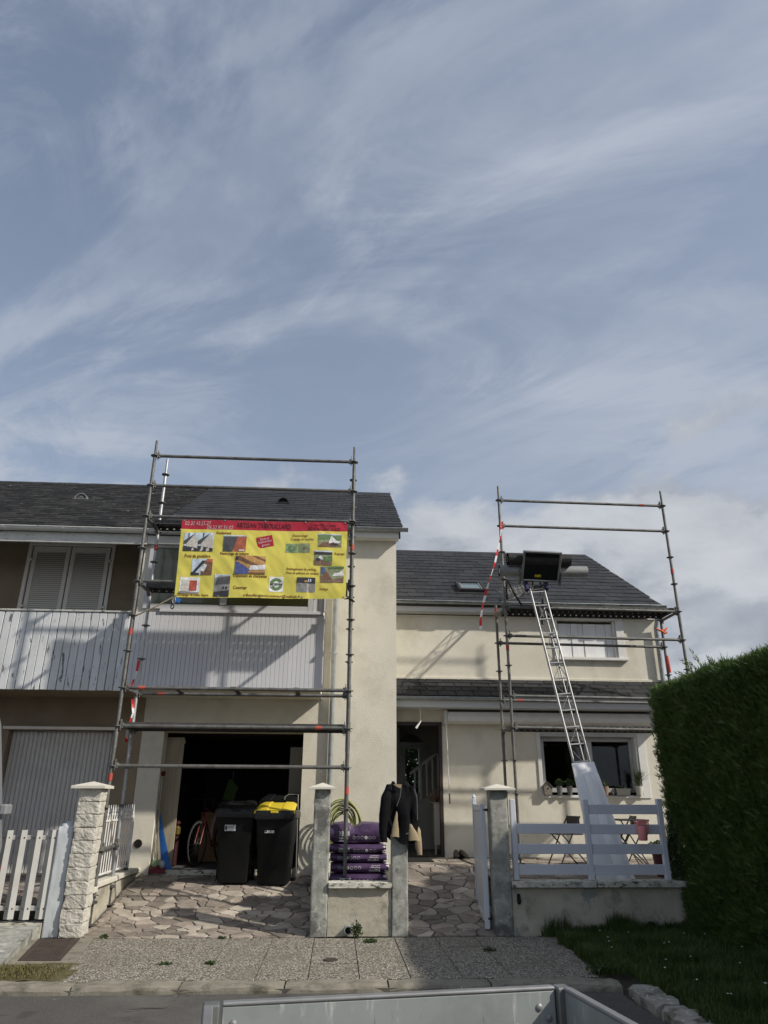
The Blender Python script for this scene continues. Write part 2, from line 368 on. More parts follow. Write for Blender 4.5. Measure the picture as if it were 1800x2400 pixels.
def text_obj(s, name, mat, parent, x0, z0, x1, z1, y, warp=None, shear=0.0, fat=0.0, rot=0.0, flip=False, depth=.0006):
    """lettering as a thin mesh fitted to a box on a plane facing -Y"""
    cu = bpy.data.curves.new(name, 'FONT'); cu.body = s; cu.size = 1; cu.shear = shear; cu.offset = fat; cu.extrude = 0; cu.resolution_u = 2
    tmp = bpy.data.objects.new(name, cu); COL.objects.link(tmp)
    dg = bpy.context.evaluated_depsgraph_get(); me = bpy.data.meshes.new_from_object(tmp.evaluated_get(dg))
    bpy.data.objects.remove(tmp); bpy.data.curves.remove(cu)
    n = len(me.vertices)
    co = np.empty(n * 3); me.vertices.foreach_get('co', co); co = co.reshape(-1, 3)
    mn = co.min(0); mx = co.max(0)
    a = (co[:, 0] - mn[0]) / max(mx[0] - mn[0], 1e-6); b = (co[:, 1] - mn[1]) / max(mx[1] - mn[1], 1e-6)
    if flip: a = 1 - a; b = 1 - b
    X = x0 + a * (x1 - x0); Z = z0 + b * (z1 - z0)
    if rot:
        cx, cz = (x0 + x1) / 2, (z0 + z1) / 2; c, s_ = math.cos(rot), math.sin(rot)
        X, Z = cx + (X - cx) * c - (Z - cz) * s_, cz + (X - cx) * s_ + (Z - cz) * c
    Yv = np.array([(warp(p, q) if warp else 0) + y for p, q in zip(X, Z)])
    org = ORG[parent.name]
    out = np.stack([X - org.x, Yv - org.y, Z - org.z], 1)
    me.vertices.foreach_set('co', out.reshape(-1).astype(np.float32)); me.update()
    me.materials.clear(); me.materials.append(mat)
    return link(me, name, parent, org)
def wall_panel(mb, x0, x1, z0, z1, y0, y1, holes=()):
    """solid wall between y0 (front) and y1 (back) with rectangular holes (hx0,hx1,hz0,hz1) and real reveals"""
    xs = sorted({x0, x1, *[h[0] for h in holes], *[h[1] for h in holes]}); zs = sorted({z0, z1, *[h[2] for h in holes], *[h[3] for h in holes]})
    xs = [q for q in xs if x0 <= q <= x1]; zs = [q for q in zs if z0 <= q <= z1]
    def inh(i, j):
        if not (0 <= i < len(xs) - 1 and 0 <= j < len(zs) - 1): return True
        cx, cz = (xs[i] + xs[i + 1]) / 2, (zs[j] + zs[j + 1]) / 2
        return any(h[0] < cx < h[1] and h[2] < cz < h[3] for h in holes)
    for i in range(len(xs) - 1):
        for j in range(len(zs) - 1):
            if inh(i, j): continue
            a, b, c, d = xs[i], xs[i + 1], zs[j], zs[j + 1]
            mb.add([(a, y0, c), (b, y0, c), (b, y0, d), (a, y0, d)], [(0, 1, 2, 3)]); mb.add([(a, y1, c), (b, y1, c), (b, y1, d), (a, y1, d)], [(3, 2, 1, 0)])
            if inh(i - 1, j): mb.add([(a, y0, c), (a, y0, d), (a, y1, d), (a, y1, c)], [(0, 1, 2, 3)])
            if inh(i + 1, j): mb.add([(b, y0, c), (b, y1, c), (b, y1, d), (b, y0, d)], [(0, 1, 2, 3)])
            if inh(i, j - 1): mb.add([(a, y0, c), (a, y1, c), (b, y1, c), (b, y0, c)], [(0, 1, 2, 3)])
            if inh(i, j + 1): mb.add([(a, y0, d), (b, y0, d), (b, y1, d), (a, y1, d)], [(0, 1, 2, 3)])
    return mb
def clip_poly(poly, a, b, c):
    """keep the part of poly where a*x+b*y<=c"""
    out = []
    for i in range(len(poly)):
        p, q = poly[i], poly[(i + 1) % len(poly)]
        dp, dq = a * p[0] + b * p[1] - c, a * q[0] + b * q[1] - c
        if dp <= 0: out.append(p)
        if (dp < 0 < dq) or (dq < 0 < dp):
            t = dp / (dp - dq); out.append((p[0] + t * (q[0] - p[0]), p[1] + t * (q[1] - p[1])))
    return out
def clip_convex(poly, conv):
    for i in range(len(conv)):   # conv anticlockwise
        (x0, y0), (x1, y1) = conv[i], conv[(i + 1) % len(conv)]
        a, b = y1 - y0, x0 - x1
        poly = clip_poly(poly, a, b, a * x0 + b * y0)
        if len(poly) < 3: return []
    return poly
def area(p): return .5 * sum(p[i][0] * p[(i + 1) % len(p)][1] - p[(i + 1) % len(p)][0] * p[i][1] for i in range(len(p)))

# ------------------------------------------------------------------ ground, road, pavement, driveway
def interp(v, pts):
    if v <= pts[0][0]: return pts[0][1]
    for (a, za), (b, zb) in zip(pts, pts[1:]):
        if v <= b: return za + (zb - za) * (v - a) / (b - a)
    return pts[-1][1]
DR = [(9.42, 0), (10.03, .045), (10.76, .175), (11.4, .33), (12.1, .40), (20, .45)]
PA = [(9.42, 0), (10.4, .20), (11.85, .565), (12.6, .55), (20, .54)]
def g_drive(x, y): return interp(y, DR)
def g_path(x, y): return interp(y, PA)
def g_terr(x, y): return interp(y, [(9.4, .46), (11.85, .565), (12.6, .55), (20, .54)])
def g_zero(x, y): return 0.0
def sheet(x0, x1, y0, y1, fn, dz, nx=2, ny=24):
    mb = MB(); vs_ = []
    for j in range(ny + 1):
        for i in range(nx + 1):
            x = x0 + (x1 - x0) * i / nx; y = y0 + (y1 - y0) * j / ny; vs_.append((x, y, fn(x, y) + dz))
    fs = [(j * (nx + 1) + i, j * (nx + 1) + i + 1, (j + 1) * (nx + 1) + i + 1, (j + 1) * (nx + 1) + i) for j in range(ny) for i in range(nx)]
    return mb.add(vs_, fs)
gmb = MB().add([(-400, -300, -.22), (400, -300, -.22), (400, 600, -.22), (-400, 600, -.22)], [(0, 1, 2, 3)])
put(gmb, 'ground', soil, kind='structure')
yard = MB().box(-14, -3.06, 9.66, 12.4, -.2, .30); yard.box(2.14, 9, 9.62, 13.6, -.2, .44); yard.box(-3.0, 9, 13.6, 30, -.2, .36)
put(yard, 'terrain', soil, kind='structure')
rd = MB().add([(-60, -40, -.062), (2.50, -40, -.062), (2.50, 7.23, -.062), (-60, 7.23, -.062)], [(0, 1, 2, 3)])
put(rd, 'road', asphalt, kind='structure')
# kerb: chamfered stones along the pavement, then turning along the verge
kerb = put(MB().box(-30, 2.5, 7.215, 7.40, -.20, -.030), 'kerb', mortar, kind='structure')
kerb_old = M('lichened kerb stone', (.27, .255, .215), (.36, .345, .30), 7, rough=.92, bump=.8, bsc=40, bdist=.01, dirt=[((.10, .095, .07), 5, .50, .64), ((.62, .61, .56), 14, .60, .66)])
def kerb_stone(L_, seed, amp=.006, mt=None):
    r_ = random.Random(seed); mb = MB(); loops = []
    prof = [(0, -.12), (0, -.035), (.012, -.012), (.040, -.002), (.20, .002), (.20, -.12)]
    k = 7
    for i in range(k + 1):
        x = L_ * i / k; e = .010 if i in (0, k) else 0
        loops.append([(x, p[0] + (e if p[0] < .05 else 0) + r_.uniform(-amp, amp), p[1] - (e if p[1] > -.06 else 0) + r_.uniform(-amp, amp)) for p in prof])
    me = mb.loft(loops).mesh('kerb_stone', smooth=False); me.materials.append(mt or kerb_m); return me
kms = [kerb_stone(.885, s) for s in range(4)]
for i, x in enumerate(np.arange(-12.1, 2.0, .90)):
    if x > 2.0: break
    inst(kms[i % 4], 'kerb_stone', kerb, T(float(x) + .005, 7.205, random.uniform(-.004, .004)) @ Matrix.Rotation(random.uniform(-.004, .004), 4, 'Z'))
kc = kerb_stone(.46, 11); inst(kc, 'kerb_stone', kerb, T(2.08, 7.20, -.003) @ Matrix.Rotation(R(-8), 4, 'Z'))
for i in range(10):
    a = T(2.55, 7.05 - .66 * i, .022 + random.uniform(-.01, .01)) @ Matrix.Rotation(R(-90 + random.uniform(-2, 2)), 4, 'Z')
    inst(kerb_stone(.63, 30 + i, .017, kerb_old) if i < 5 else kms[0], 'kerb_stone', kerb, a @ (Matrix.Identity(4) if i < 5 else Matrix.Diagonal((.7, 1, 1, 1))))
# pavement slabs
pave = put(MB().add([(-2.72, 9.46, -.012), (-2.36, 7.40, -.012), (2.46, 7.40, -.012), (2.66, 9.46, -.012)], [(0, 1, 2, 3)]), 'pavement', mortar, kind='structure')
pav_poly = [(-2.36, 7.41), (2.42, 7.41), (2.62, 9.42), (-2.68, 9.42)]
xsl = [-3.1, -2.58, -2.12, -1.64, -1.16, -.68, -.21, .25, .71, 1.18, 1.64, 2.12, 2.75]
ysl = [7.41, 8.045, 8.85, 9.42]
def slab_mesh(poly, th=.03, inset=.003, name='paving_slab', jit=0.0, fn=g_zero, lift=0.0):
    cx = sum(p[0] for p in poly) / len(poly); cy = sum(p[1] for p in poly) / len(poly); z0 = fn(cx, cy)
    def ins(p, d): v = Vector((cx - p[0], cy - p[1])); l = v.length; v = v / l if l else v; return (p[0] + v.x * d, p[1] + v.y * d)
    tx, ty = random.uniform(-jit, jit), random.uniform(-jit, jit)
    def zz(p, dz): return fn(*p) + dz + lift + tx * (p[0] - cx) + ty * (p[1] - cy)
    a = [(*ins(p, inset * .3), 0) for p in poly]
    lo = [(p[0] - cx, p[1] - cy, zz((p[0], p[1]), -th) - z0) for p in a]
    up = [(p[0] - cx, p[1] - cy, zz((p[0], p[1]), -.004) - z0) for p in a]
    ti = [(*ins(p, inset), 0) for p in poly]; tp = [(p[0] - cx, p[1] - cy, zz((p[0], p[1]), 0) - z0) for p in ti]
    n = len(poly); fs = [tuple(range(2 * n, 3 * n))]
    for i in range(n):
        j = (i + 1) % n; fs += [(i, j, n + j, n + i), (n + i, n + j, 2 * n + j, 2 * n + i)]
    me = bpy.data.meshes.new(name); me.from_pydata(lo + up + tp, [], fs); me.update()
    return me, (cx, cy, z0)
for i in range(len(xsl) - 1):
    for j in range(3):
        s_ = .008
        p = clip_convex([(xsl[i] + s_ * .4, ysl[j] + .009), (xsl[i + 1] - s_ * .4, ysl[j] + .009), (xsl[i + 1] - s_ * .4, ysl[j + 1] - .009), (xsl[i] + s_ * .4, ysl[j + 1] - .009)], pav_poly)
        if len(p) >= 3 and area(p) > .01:
            me, c = slab_mesh(p, .03, .004, jit=.004, lift=random.uniform(-.002, .003)); me.materials.append(aggreg)
            inst(me, 'paving_slab', pave, T(*c))
# crazy paving from clipped cells
def cells(x0, x1, y0, y1, n, seed, ax=1.25):
    r_ = np.random.default_rng(seed); pts = []
    tries = 0; dmin = math.sqrt((x1 - x0) * (y1 - y0) / n) * .58
    while len(pts) < n and tries < 40000:
        tries += 1; p = (r_.uniform(x0 - .1, x1 + .1), r_.uniform(y0 - .1, y1 + .1))
        if all(((p[0] - q[0]) / ax) ** 2 + (p[1] - q[1]) ** 2 > (dmin * r_.uniform(.55, 1.25)) ** 2 for q in pts): pts.append(p)
    out = []
    P = np.array(pts); wt = r_.uniform(-1, 1, len(pts)) * dmin ** 2 * .55
    for i, p in enumerate(pts):
        poly = [(x0, y0), (x1, y0), (x1, y1), (x0, y1)]
        d = ((P[:, 0] - p[0]) / ax) ** 2 + (P[:, 1] - p[1]) ** 2
        for k in np.argsort(d)[1:26]:
            q = pts[k]; ex = (q[0] - p[0]) / ax ** 2; ey = q[1] - p[1]
            tt = .5 + (wt[i] - wt[k]) / (2 * max(d[k], 1e-6)); mx, my = p[0] + (q[0] - p[0]) * tt, p[1] + (q[1] - p[1]) * tt
            poly = clip_poly(poly, ex, ey, ex * mx + ey * my)
            if len(poly) < 3: break
        if len(poly) >= 3 and area(poly) > .004: out.append(poly)
    return out
def crazy(base, x0, x1, y0, y1, n, seed, fn, cap=300, gap=.009, name='paving_stone'):
    cs = cells(x0, x1, y0, y1, n, seed); cs.sort(key=lambda p: sum(q[1] for q in p) / len(p)); r_ = random.Random(seed)
    rest = MB()
    for k, poly in enumerate(cs):
        cx = sum(p[0] for p in poly) / len(poly); cy = sum(p[1] for p in poly) / len(poly)
        q = []
        for i in range(len(poly)):   # knock the corners off, roughen the long edges
            a, b, c = poly[i - 1], poly[i], poly[(i + 1) % len(poly)]
            la = math.dist(a, b); lc = math.dist(b, c)
            fa = min(.016 / max(la, .01), .22); fc = min(.016 / max(lc, .01), .22)
            q.append((b[0] + (a[0] - b[0]) * fa, b[1] + (a[1] - b[1]) * fa)); q.append((b[0] + (c[0] - b[0]) * fc, b[1] + (c[1] - b[1]) * fc))
            if lc > .16:
                t = r_.uniform(.35, .65); nx, ny = -(c[1] - b[1]) / lc, (c[0] - b[0]) / lc; o = r_.uniform(-.008, .012)
                q.append((b[0] + (c[0] - b[0]) * t + nx * o, b[1] + (c[1] - b[1]) * t + ny * o))
        g = gap * r_.uniform(.7, 1.5)
        q = [(p[0] + (cx - p[0]) * min(g / max(math.dist(p, (cx, cy)), .02), .4), p[1] + (cy - p[1]) * min(g / max(math.dist(p, (cx, cy)), .02), .4)) for p in q]
        me, c = slab_mesh(q, .03, .0035, name, jit=.006, fn=fn, lift=r_.uniform(-.002, .003))
        mt = flag_lt if r_.random() < .20 else flag_m
        me.materials.append(mt)
        if k < cap: inst(me, name, base, T(*c))
drive = put(sheet(-2.93, -.06, 9.43, 13.0, g_drive, -.012), 'driveway', mortar, kind='structure')
crazy(drive, -2.90, -.20, 9.45, 12.25, 292, 3, g_drive)
path = put(sheet(.66, 2.16, 9.43, 13.6, g_path, -.012), 'path', mortar, kind='structure')
crazy(path, .885, 2.06, 9.45, 13.48, 150, 5, g_path)
terr = put(sheet(2.10, 6.8, 9.58, 13.6, g_terr, -.012), 'terrace', mortar, kind='structure')
crazy(terr, 2.12, 6.3, 9.68, 13.48, 170, 9, g_terr)
ny_ = put(sheet(-8.0, -3.06, 9.66, 12.3, lambda x, y: .30 + .045 * (y - 9.66), .004), 'neighbour_yard', mortar, kind='structure')
crazy(ny_, -5.6, -3.14, 9.70, 12.0, 60, 13, lambda x, y: .316 + .045 * (y - 9.66))
put(sheet(-.06, .68, 9.58, 12.2, lambda x, y: .47, 0), 'planting_bed', soil, kind='structure')
# left of the pavement: concrete around the cover, moss patch, neighbour's ramp
fr = MB().prism([(-3.42, 9.44), (-3.10, 8.10), (-2.52, 7.98), (-2.46, 8.06), (-2.70, 9.44)], 2, -.06, .004)
put(fr, 'concrete_apron', kerb_m, kind='structure')
ms_ = sheet(-3.35, -2.34, 7.41, 8.12, lambda x, y: .012 + .02 * noise.noise((x * 6, y * 6, 0)), -.012, 16, 12)
put(ms_, 'moss_patch', moss_m, kind='structure')
ramp_ = MB()
ramp_.loft([[(x, 7.43, -.06), (x, 7.43, .02), (x, 9.46, .13), (x, 9.46, -.06)] if i == 0 else [(-3.00, 7.43, -.06), (-2.98, 7.43, .02), (-3.36, 9.46, .13), (-3.36, 9.46, -.06)] for i, x in enumerate((-14, -3.0))])
put(ramp_, 'neighbour_ramp', concrete, kind='structure')
sill_n = MB().box(-9, -3.31, 9.46, 9.70, -.1, .15); put(sill_n, 'threshold', coping_m, kind='structure')
# verge
put(sheet(2.40, 12, -12, 9.47, lambda x, y: (-.09 if (x < 2.72 and y < 7.45) else -.004) + .05 * min(1, max(0, (x - 2.7) / 2)) + .012 * noise.noise((x * 3, y * 3, 2)), 0, 40, 60), 'grass_verge', soil, kind='structure')

# ------------------------------------------------------------------ slates, gutters
SL_ROOT = {}
def slate_mesh(w, h, t, name='slate'):
    mb = MB(); c = .012
    mb.add([(c, 0, 0), (w - c, 0, 0), (w, c, 0), (w, h, 0), (0, h, 0), (0, c, 0), (c, 0, t), (w - c, 0, t), (w, c, t), (w, h, t), (0, h, t), (0, c, t)],
           [(5, 4, 3, 2, 1, 0), (6, 7, 8, 9, 10, 11), (0, 1, 7, 6), (1, 2, 8, 7), (2, 3, 9, 8), (3, 4, 10, 9), (4, 5, 11, 10), (5, 0, 6, 11)])
    return mb
def roof_rows(x0, x1, ye, ze, pitch, length, exposure, w, seed, wob=0.0):
    """world matrices and width scales of slates laid in bond from the eave up"""
    r_ = random.Random(seed); c, s = math.cos(pitch), math.sin(pitch); out = []
    rows = int(length / exposure)
    for k in range(rows):
        d = k * exposure; off = (0 if k % 2 else -.5 * w) + r_.uniform(-.14, .14) * w; x = x0 + off
        while x < x1 - .02:
            ww = w; xx = x
            if xx < x0: ww -= x0 - xx; xx = x0
            if xx + ww > x1: ww = x1 - xx
            if ww > .04:
                dd = d + r_.uniform(-wob, wob) - (.03 if k == 0 else 0); o = (xx, ye + dd * c, ze + dd * s)
                tilt = -.030 + r_.uniform(-.004, .004) * (1 + 40 * wob)
                a = pitch + tilt
                ux = Vector((1, r_.uniform(-.5, .5) * wob, r_.uniform(-.6, .6) * wob)).normalized(); uy = Vector((0, math.cos(a), math.sin(a))); uz = ux.cross(uy).normalized(); uy = uz.cross(ux)
                m = frame(Vector(o) + uz * (.016 + r_.uniform(0, .002)), ux, uy, uz) @ Matrix.Diagonal(((ww - .006) / w, 1, 1, 1))
                out.append((m, k))
            x += w
    return out
def lay(sl_mb, mats, parent, mat, n_max, name='slate'):
    me = sl_mb.mesh(name); me.materials.append(mat)
    mats = sorted(mats, key=lambda q: (q[0].translation - Vector((0, 0, 1.5))).length)
    for m, k in mats[:n_max]: inst(me, name, parent, m)
    if len(mats) > n_max:
        mb = MB()
        for m, k in mats[n_max:]: mb.add([m @ Vector(p) for p in sl_mb.v], sl_mb.f)
        put(mb, 'slates', mat, parent, kind='stuff')
def gutter(parent, x0, x1, y, z, r, mat, step=.62, capend=True, name='gutter'):
    """half round gutter hung from x0 to x1; (y,z) is the middle of its open top"""
    g = MB(); n = 12; prof = []
    for i in range(n + 1):
        a = math.pi + math.pi * i / n; prof.append((y + r * math.cos(a), z + r * math.sin(a)))
    for i in range(n, -1, -1):
        a = math.pi + math.pi * i / n; prof.append((y + (r - .006) * math.cos(a), z + (r - .006) * math.sin(a) + .002))
    g.prism(prof, 0, x0, x1)
    g.tube([(x0, y - r, z), (x1, y - r, z)], .009, 8)
    for x in ((x0, x1) if capend else ()):
        h = [(y + r * math.cos(math.pi + math.pi * i / n), z + r * math.sin(math.pi + math.pi * i / n)) for i in range(n + 1)]
        g.prism(h, 0, x - .003, x + .003)
    go = put(g, name, mat, parent, smooth=True)
    b = MB(); p2 = [(y + (r + .004) * math.cos(math.pi + math.pi * i / 8), z + (r + .004) * math.sin(math.pi + math.pi * i / 8)) for i in range(9)] + [(y + (r + .001) * math.cos(math.pi + math.pi * i / 8), z + (r + .001) * math.sin(math.pi + math.pi * i / 8)) for i in range(8, -1, -1)]
    b.prism(p2, 0, -.014, .014); bm_ = b.mesh('bracket'); bm_.materials.append(mat)
    x = x0 + .25
    while x < x1 - .1:
        inst(bm_, 'bracket', go, T(x, 0, 0)); x += step
    return go

# ------------------------------------------------------------------ the house with the garage wing and the entrance wing
W1, W2, YB = 12.1, 13.5, 11.0
P1_ = math.atan(.62); P2_ = math.atan(.60)
house = thing('house', (0, 12.1, .4), 'cream rendered house with open garage, grey slate roofs and white clad first floor window', 'house')
wl = MB()
wall_panel(wl, -3.14, .95, .2, 5.82, W1, W1 + .28, [(-2.79, -.56, .2, 2.465)])
wl.box(.67, .95, W1 + .28, 18.6, .2, 5.82); wl.box(-3.14, -2.9, W1 + .28, 18.6, .2, 5.82); wl.box(-2.9, .67, 18.3, 18.6, .2, 5.82)
wl.prism([(12.12, 5.82), (18.55, 5.82), (15.3, 7.86)], 0, .70, .945); wl.prism([(12.12, 5.82), (18.55, 5.82), (15.3, 7.86)], 0, -3.13, -2.95)
put(wl, 'wall', render, house)
w2 = MB()
wall_panel(w2, .955, 6.20, .3, 4.80, W2, W2 + .26, [(1.045, 1.872, .3, 2.772), (3.712, 5.53, 1.553, 2.62), (4.213, 5.375, 4.02, 4.752)])
w2.box(5.94, 6.20, W2 + .26, 20.6, .3, 4.80); w2.box(.96, 5.94, 20.34, 20.6, 2.9, 4.80)
wall_panel(w2, .96, 5.94, .3, 2.9, 20.34, 20.6, [(1.84, 2.22, 1.62, 2.76)])
w2.prism([(13.55, 4.80), (20.55, 4.80), (17.1, 6.98)], 0, 5.96, 6.19)
put(w2, 'wall', render, house)
# cream band where the small canopy roof meets the wall
put(MB().bev(.96, 6.19, W2 - .03, W2 - .002, 3.56, 3.615, .006), 'wall_band', render, house)
# garage interior and hall interior
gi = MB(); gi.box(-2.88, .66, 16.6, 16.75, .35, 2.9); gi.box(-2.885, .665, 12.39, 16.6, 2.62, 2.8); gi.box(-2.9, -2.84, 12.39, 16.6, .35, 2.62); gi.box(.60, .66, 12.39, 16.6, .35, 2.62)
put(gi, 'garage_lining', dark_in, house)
put(MB().box(-2.84, .6, 12.16, 16.6, .25, .452), 'garage_floor', floor_in, house)
put(MB().bev(-2.78, -.57, 12.11, 12.16, .36, .47, .01), 'threshold', coping_m, house)
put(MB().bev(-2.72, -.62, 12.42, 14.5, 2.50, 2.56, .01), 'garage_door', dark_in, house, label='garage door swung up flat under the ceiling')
put(MB().box(-.78, -.575, 12.40, 12.46, .46, 2.26), 'side_panel', card_m if False else M('dim panel', (.16, .155, .14), rough=.8), house)
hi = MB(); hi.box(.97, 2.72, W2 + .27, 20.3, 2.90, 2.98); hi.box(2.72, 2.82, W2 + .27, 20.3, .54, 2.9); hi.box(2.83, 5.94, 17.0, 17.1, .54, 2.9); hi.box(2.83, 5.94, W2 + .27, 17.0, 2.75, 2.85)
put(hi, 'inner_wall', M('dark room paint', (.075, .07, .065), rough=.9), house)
put(MB().box(.96, 5.94, W2 + .02, 20.3, .4, .543), 'hall_floor', M('hall tile', (.17, .165, .15), rough=.35), house)
# arch inside the hall
ar = MB(); arc = [(1.0, 2.86), (1.0, 2.2)] + [(1.40 + .42 * math.cos(a), 2.2 + .42 * math.sin(a)) for a in np.linspace(math.pi, 0, 14)][0:0] + [(1.02 + .78 * i / 12, 2.28 + .36 * math.sin(math.pi * (i / 12) * .9 + .25)) for i in range(13)] + [(2.6, 2.2), (2.6, 2.86)]
arc = [(p[0] * 1.045, 1.5 + (p[1] - 1.5) * 1.045) for p in arc]; ar.prism(arc, 1, 14.9, 15.0); put(ar, 'arch', hall_in, house)
# door frame, glazed leaf opened inwards, handle
df = MB(); df.box(1.03, 1.075, W2 - .02, W2 + .10, .545, 2.79); df.box(1.835, 1.892, W2 - .02, W2 + .10, .545, 2.79); df.box(1.075, 1.835, W2 - .02, W2 + .10, 2.73, 2.79); df.box(1.075, 1.835, W2 - .02, W2 + .20, .52, .56)
put(df, 'door_frame', dk_frame, house)
dl = MB().bev(1.075, 1.13, W2 + .12, W2 + .94, .57, 2.71, .008); leaf = put(dl, 'door', dk_frame, house)
hd = MB(); hd.tube([(1.20, W2 + .70, 1.30), (1.20, W2 + .70, 2.10)], .013, 8); hd.tube([(1.13, W2 + .70, 1.36), (1.20, W2 + .70, 1.36)], .009, 6); hd.tube([(1.13, W2 + .70, 2.04), (1.20, W2 + .70, 2.04)], .009, 6)
put(hd, 'handle', alu, leaf, smooth=True)
# stair behind the door
st = MB()
st.prism([(1.56, .56), (1.56, 1.36), (2.7, 2.16), (2.7, .56)], 1, 15.22, 15.26); stairs = put(st, 'staircase', M('stair side', (.42, .42, .40), rough=.8), house)
put(MB().tube([(1.46, 15.2, 1.94), (2.7, 15.2, 2.83)], .033, 8), 'handrail', M('stair rail', (.62, .62, .60), rough=.6), stairs)
for i in range(9):
    x = 1.56 + .12 * i; put(MB().box(x - .018, x + .018, 15.18, 15.215, 1.36 + (x - 1.56) * .70, 1.94 + (x - 1.46) * .717), 'baluster', MATS['stair rail'], stairs)
# low window of the entrance wing
def window(parent, x0, x1, z0, z1, y, fw, mat, mull=(), glassm=glass, depth=.06, name='window'):
    f = MB(); f.bev(x0, x0 + fw, y, y + depth, z0, z1, .004); f.bev(x1 - fw, x1, y, y + depth, z0, z1, .004)
    f.bev(x0 + fw + .001, x1 - fw - .001, y + .001, y + depth, z0, z0 + fw, .004); f.bev(x0 + fw + .001, x1 - fw - .001, y + .001, y + depth, z1 - fw, z1, .004)
    for m_ in mull: f.bev(m_ - fw * .7, m_ + fw * .7, y - .012, y + depth - .004, z0 + fw + .001, z1 - fw - .001, .004)
    fo = put(f, name, mat, parent)
    e = [x0 + fw] + list(mull) + [x1 - fw]
    for p, q in zip(e, e[1:]): put(MB().box(p + .005, q - .005, y + depth * .5, y + depth * .5 + .006, z0 + fw, z1 - fw), 'pane', glassm, fo)
    return fo
win = window(house, 3.735, 5.50, 1.60, 2.56, W2 + .14, .075, grey_alu, (4.66,))
tr = MB(); tr.bev(3.64, 3.711, W2 - .025, W2 + .14, 1.508, 2.62, .005); tr.bev(5.531, 5.68, W2 - .02, W2 + .0, 1.508, 2.62, .005); tr.bev(3.712, 5.53, W2 - .03, W2 + .14, 1.508, 1.553, .005); tr.bev(5.49, 5.529, W2 + .0, W2 + .14, 1.556, 2.62, .004)
put(tr, 'window_surround', white_trim, house)
put(MB().bev(3.715, 5.525, W2 - .015, W2 + .12, 2.56, 2.62, .004), 'shutter_box', grey_alu, house)
# upper window with closed roller slats
sh = MB()
for i, (a, b) in enumerate(((4.25, 4.43), (4.434, 4.505), (4.509, 4.645), (4.649, 4.75), (4.754, 5.005), (5.009, 5.20), (5.204, 5.335))): sh.bev(a, b, W2 + .075 + (.012 if i % 2 else 0), W2 + .11, 4.045, 4.70, .006)
shut = put(sh, 'shutter', M('white shutter board', (.70, .715, .73), (.76, .775, .79), 5, rough=.6), house)
tr2 = MB(); tr2.bev(4.125, 4.212, W2 - .03, W2 + .12, 4.02, 4.752, .005); tr2.bev(5.375, 5.528, W2 - .03, W2 + .0, 4.02, 4.752, .005); tr2.bev(5.338, 5.374, W2 + .003, W2 + .12, 4.02, 4.752, .005); tr2.bev(4.105, 5.548, W2 - .075, W2 + .06, 3.962, 4.018, .008); tr2.bev(4.125, 5.528, W2 - .03, W2 + .12, 4.753, 4.795, .005)
put(tr2, 'window_surround', white_trim, house)
# clad window box over the garage
bx = MB(); bx.box(-3.185, -.29, YB + .03, 12.095, 2.99, 5.35)
baybox = put(bx, 'bay', render, house)
pitch = .0645; k = 0; bmsh = MB().bev(0, pitch - .0035, 0, .022, 0, 1, .003).mesh('siding_board'); bmsh.materials.append(siding_m)
x = -3.185
while x < -.36:
    inst(bmsh, 'siding_board', baybox, T(x, YB + .002 + random.uniform(0, .0015), 3.005) @ Matrix.Diagonal((1, 1, 1.145, 1))); x += pitch
for x in (-.452, -.372):
    inst(bmsh, 'siding_board', baybox, T(x, YB + .002, 4.205) @ Matrix.Diagonal((1.2, 1, 1.1, 1)))
tb = MB(); tb.bev(-2.82, -.285, YB - .03, YB + .02, 4.15, 4.20, .006); tb.bev(-.375, -.262, YB - .006, YB + .03, 3.0, 4.15, .004); tb.bev(-.288, -.262, YB - .004, YB + .06, 4.205, 5.33, .004); tb.bev(-3.12, -.29, YB + .0, YB + .03, 5.29, 5.345, .004)
put(tb, 'trim', siding_m, baybox)
bw = window(house, -3.09, -.46, 4.205, 5.285, YB - .01, .075, M('light grey frame', (.50, .51, .52), rough=.45), (-1.86,), depth=.07)
for (a, b) in ((-2.48, -2.40), (-1.28, -1.20), (-.86, -.78)): put(MB().bev(a, b, YB + .10, YB + .13, 4.28, 5.2, .005), 'inner_frame', M('inner window frame', (.12, .125, .13), rough=.6), bw)
put(MB().box(-3.0, -.4, YB + .62, YB + .64, 4.2, 5.3), 'dark_room_sheet', M('room behind glass', (.06, .065, .07), rough=.9), bw)  # dark sheet, its colour stands in for the unlit room
# eaves, gutters, roofs
ev = MB(); ev.bev(-.26, 1.0, 11.905, 11.945, 5.80, 5.955, .005); ev.box(-.26, .985, 11.945, 12.095, 5.795, 5.815); put(ev, 'fascia', white_trim, house)
ev2 = MB(); ev2.bev(-3.14, -.262, 10.945, 10.985, 5.25, 5.40, .005); put(ev2, 'fascia', white_trim, house)
vb = MB(); vb.prism([(11.90, 5.78), (11.90, 5.98), (15.3, 8.09), (15.3, 7.88)], 0, .985, 1.012); put(vb, 'bargeboard', ridge_m, house)
gutter(house, -.24, 1.14, 11.855, 5.955, .055, zinc)
gutter(house, -3.14, -.25, 10.885, 5.46, .055, zinc_old)
rf = MB(); rf.prism([(10.93, 5.40), (15.3, 8.11), (15.3, 8.03), (10.99, 5.345)], 0, -3.14, -.25); rf.prism([(11.88, 5.985), (15.3, 8.105), (15.3, 8.03), (11.93, 5.93)], 0, -.248, 1.05)
rf.prism([(15.3, 8.11), (18.9, 5.75), (18.9, 5.66), (15.3, 8.03)], 0, -3.14, 1.05)
roof1 = put(rf, 'roof', ridge_m, house)
L1 = math.hypot(15.3 - 11.88, 8.115 - 5.99); L0 = math.hypot(15.3 - 10.93, 8.115 - 5.40)
s1 = slate_mesh(.30, .42, .006)
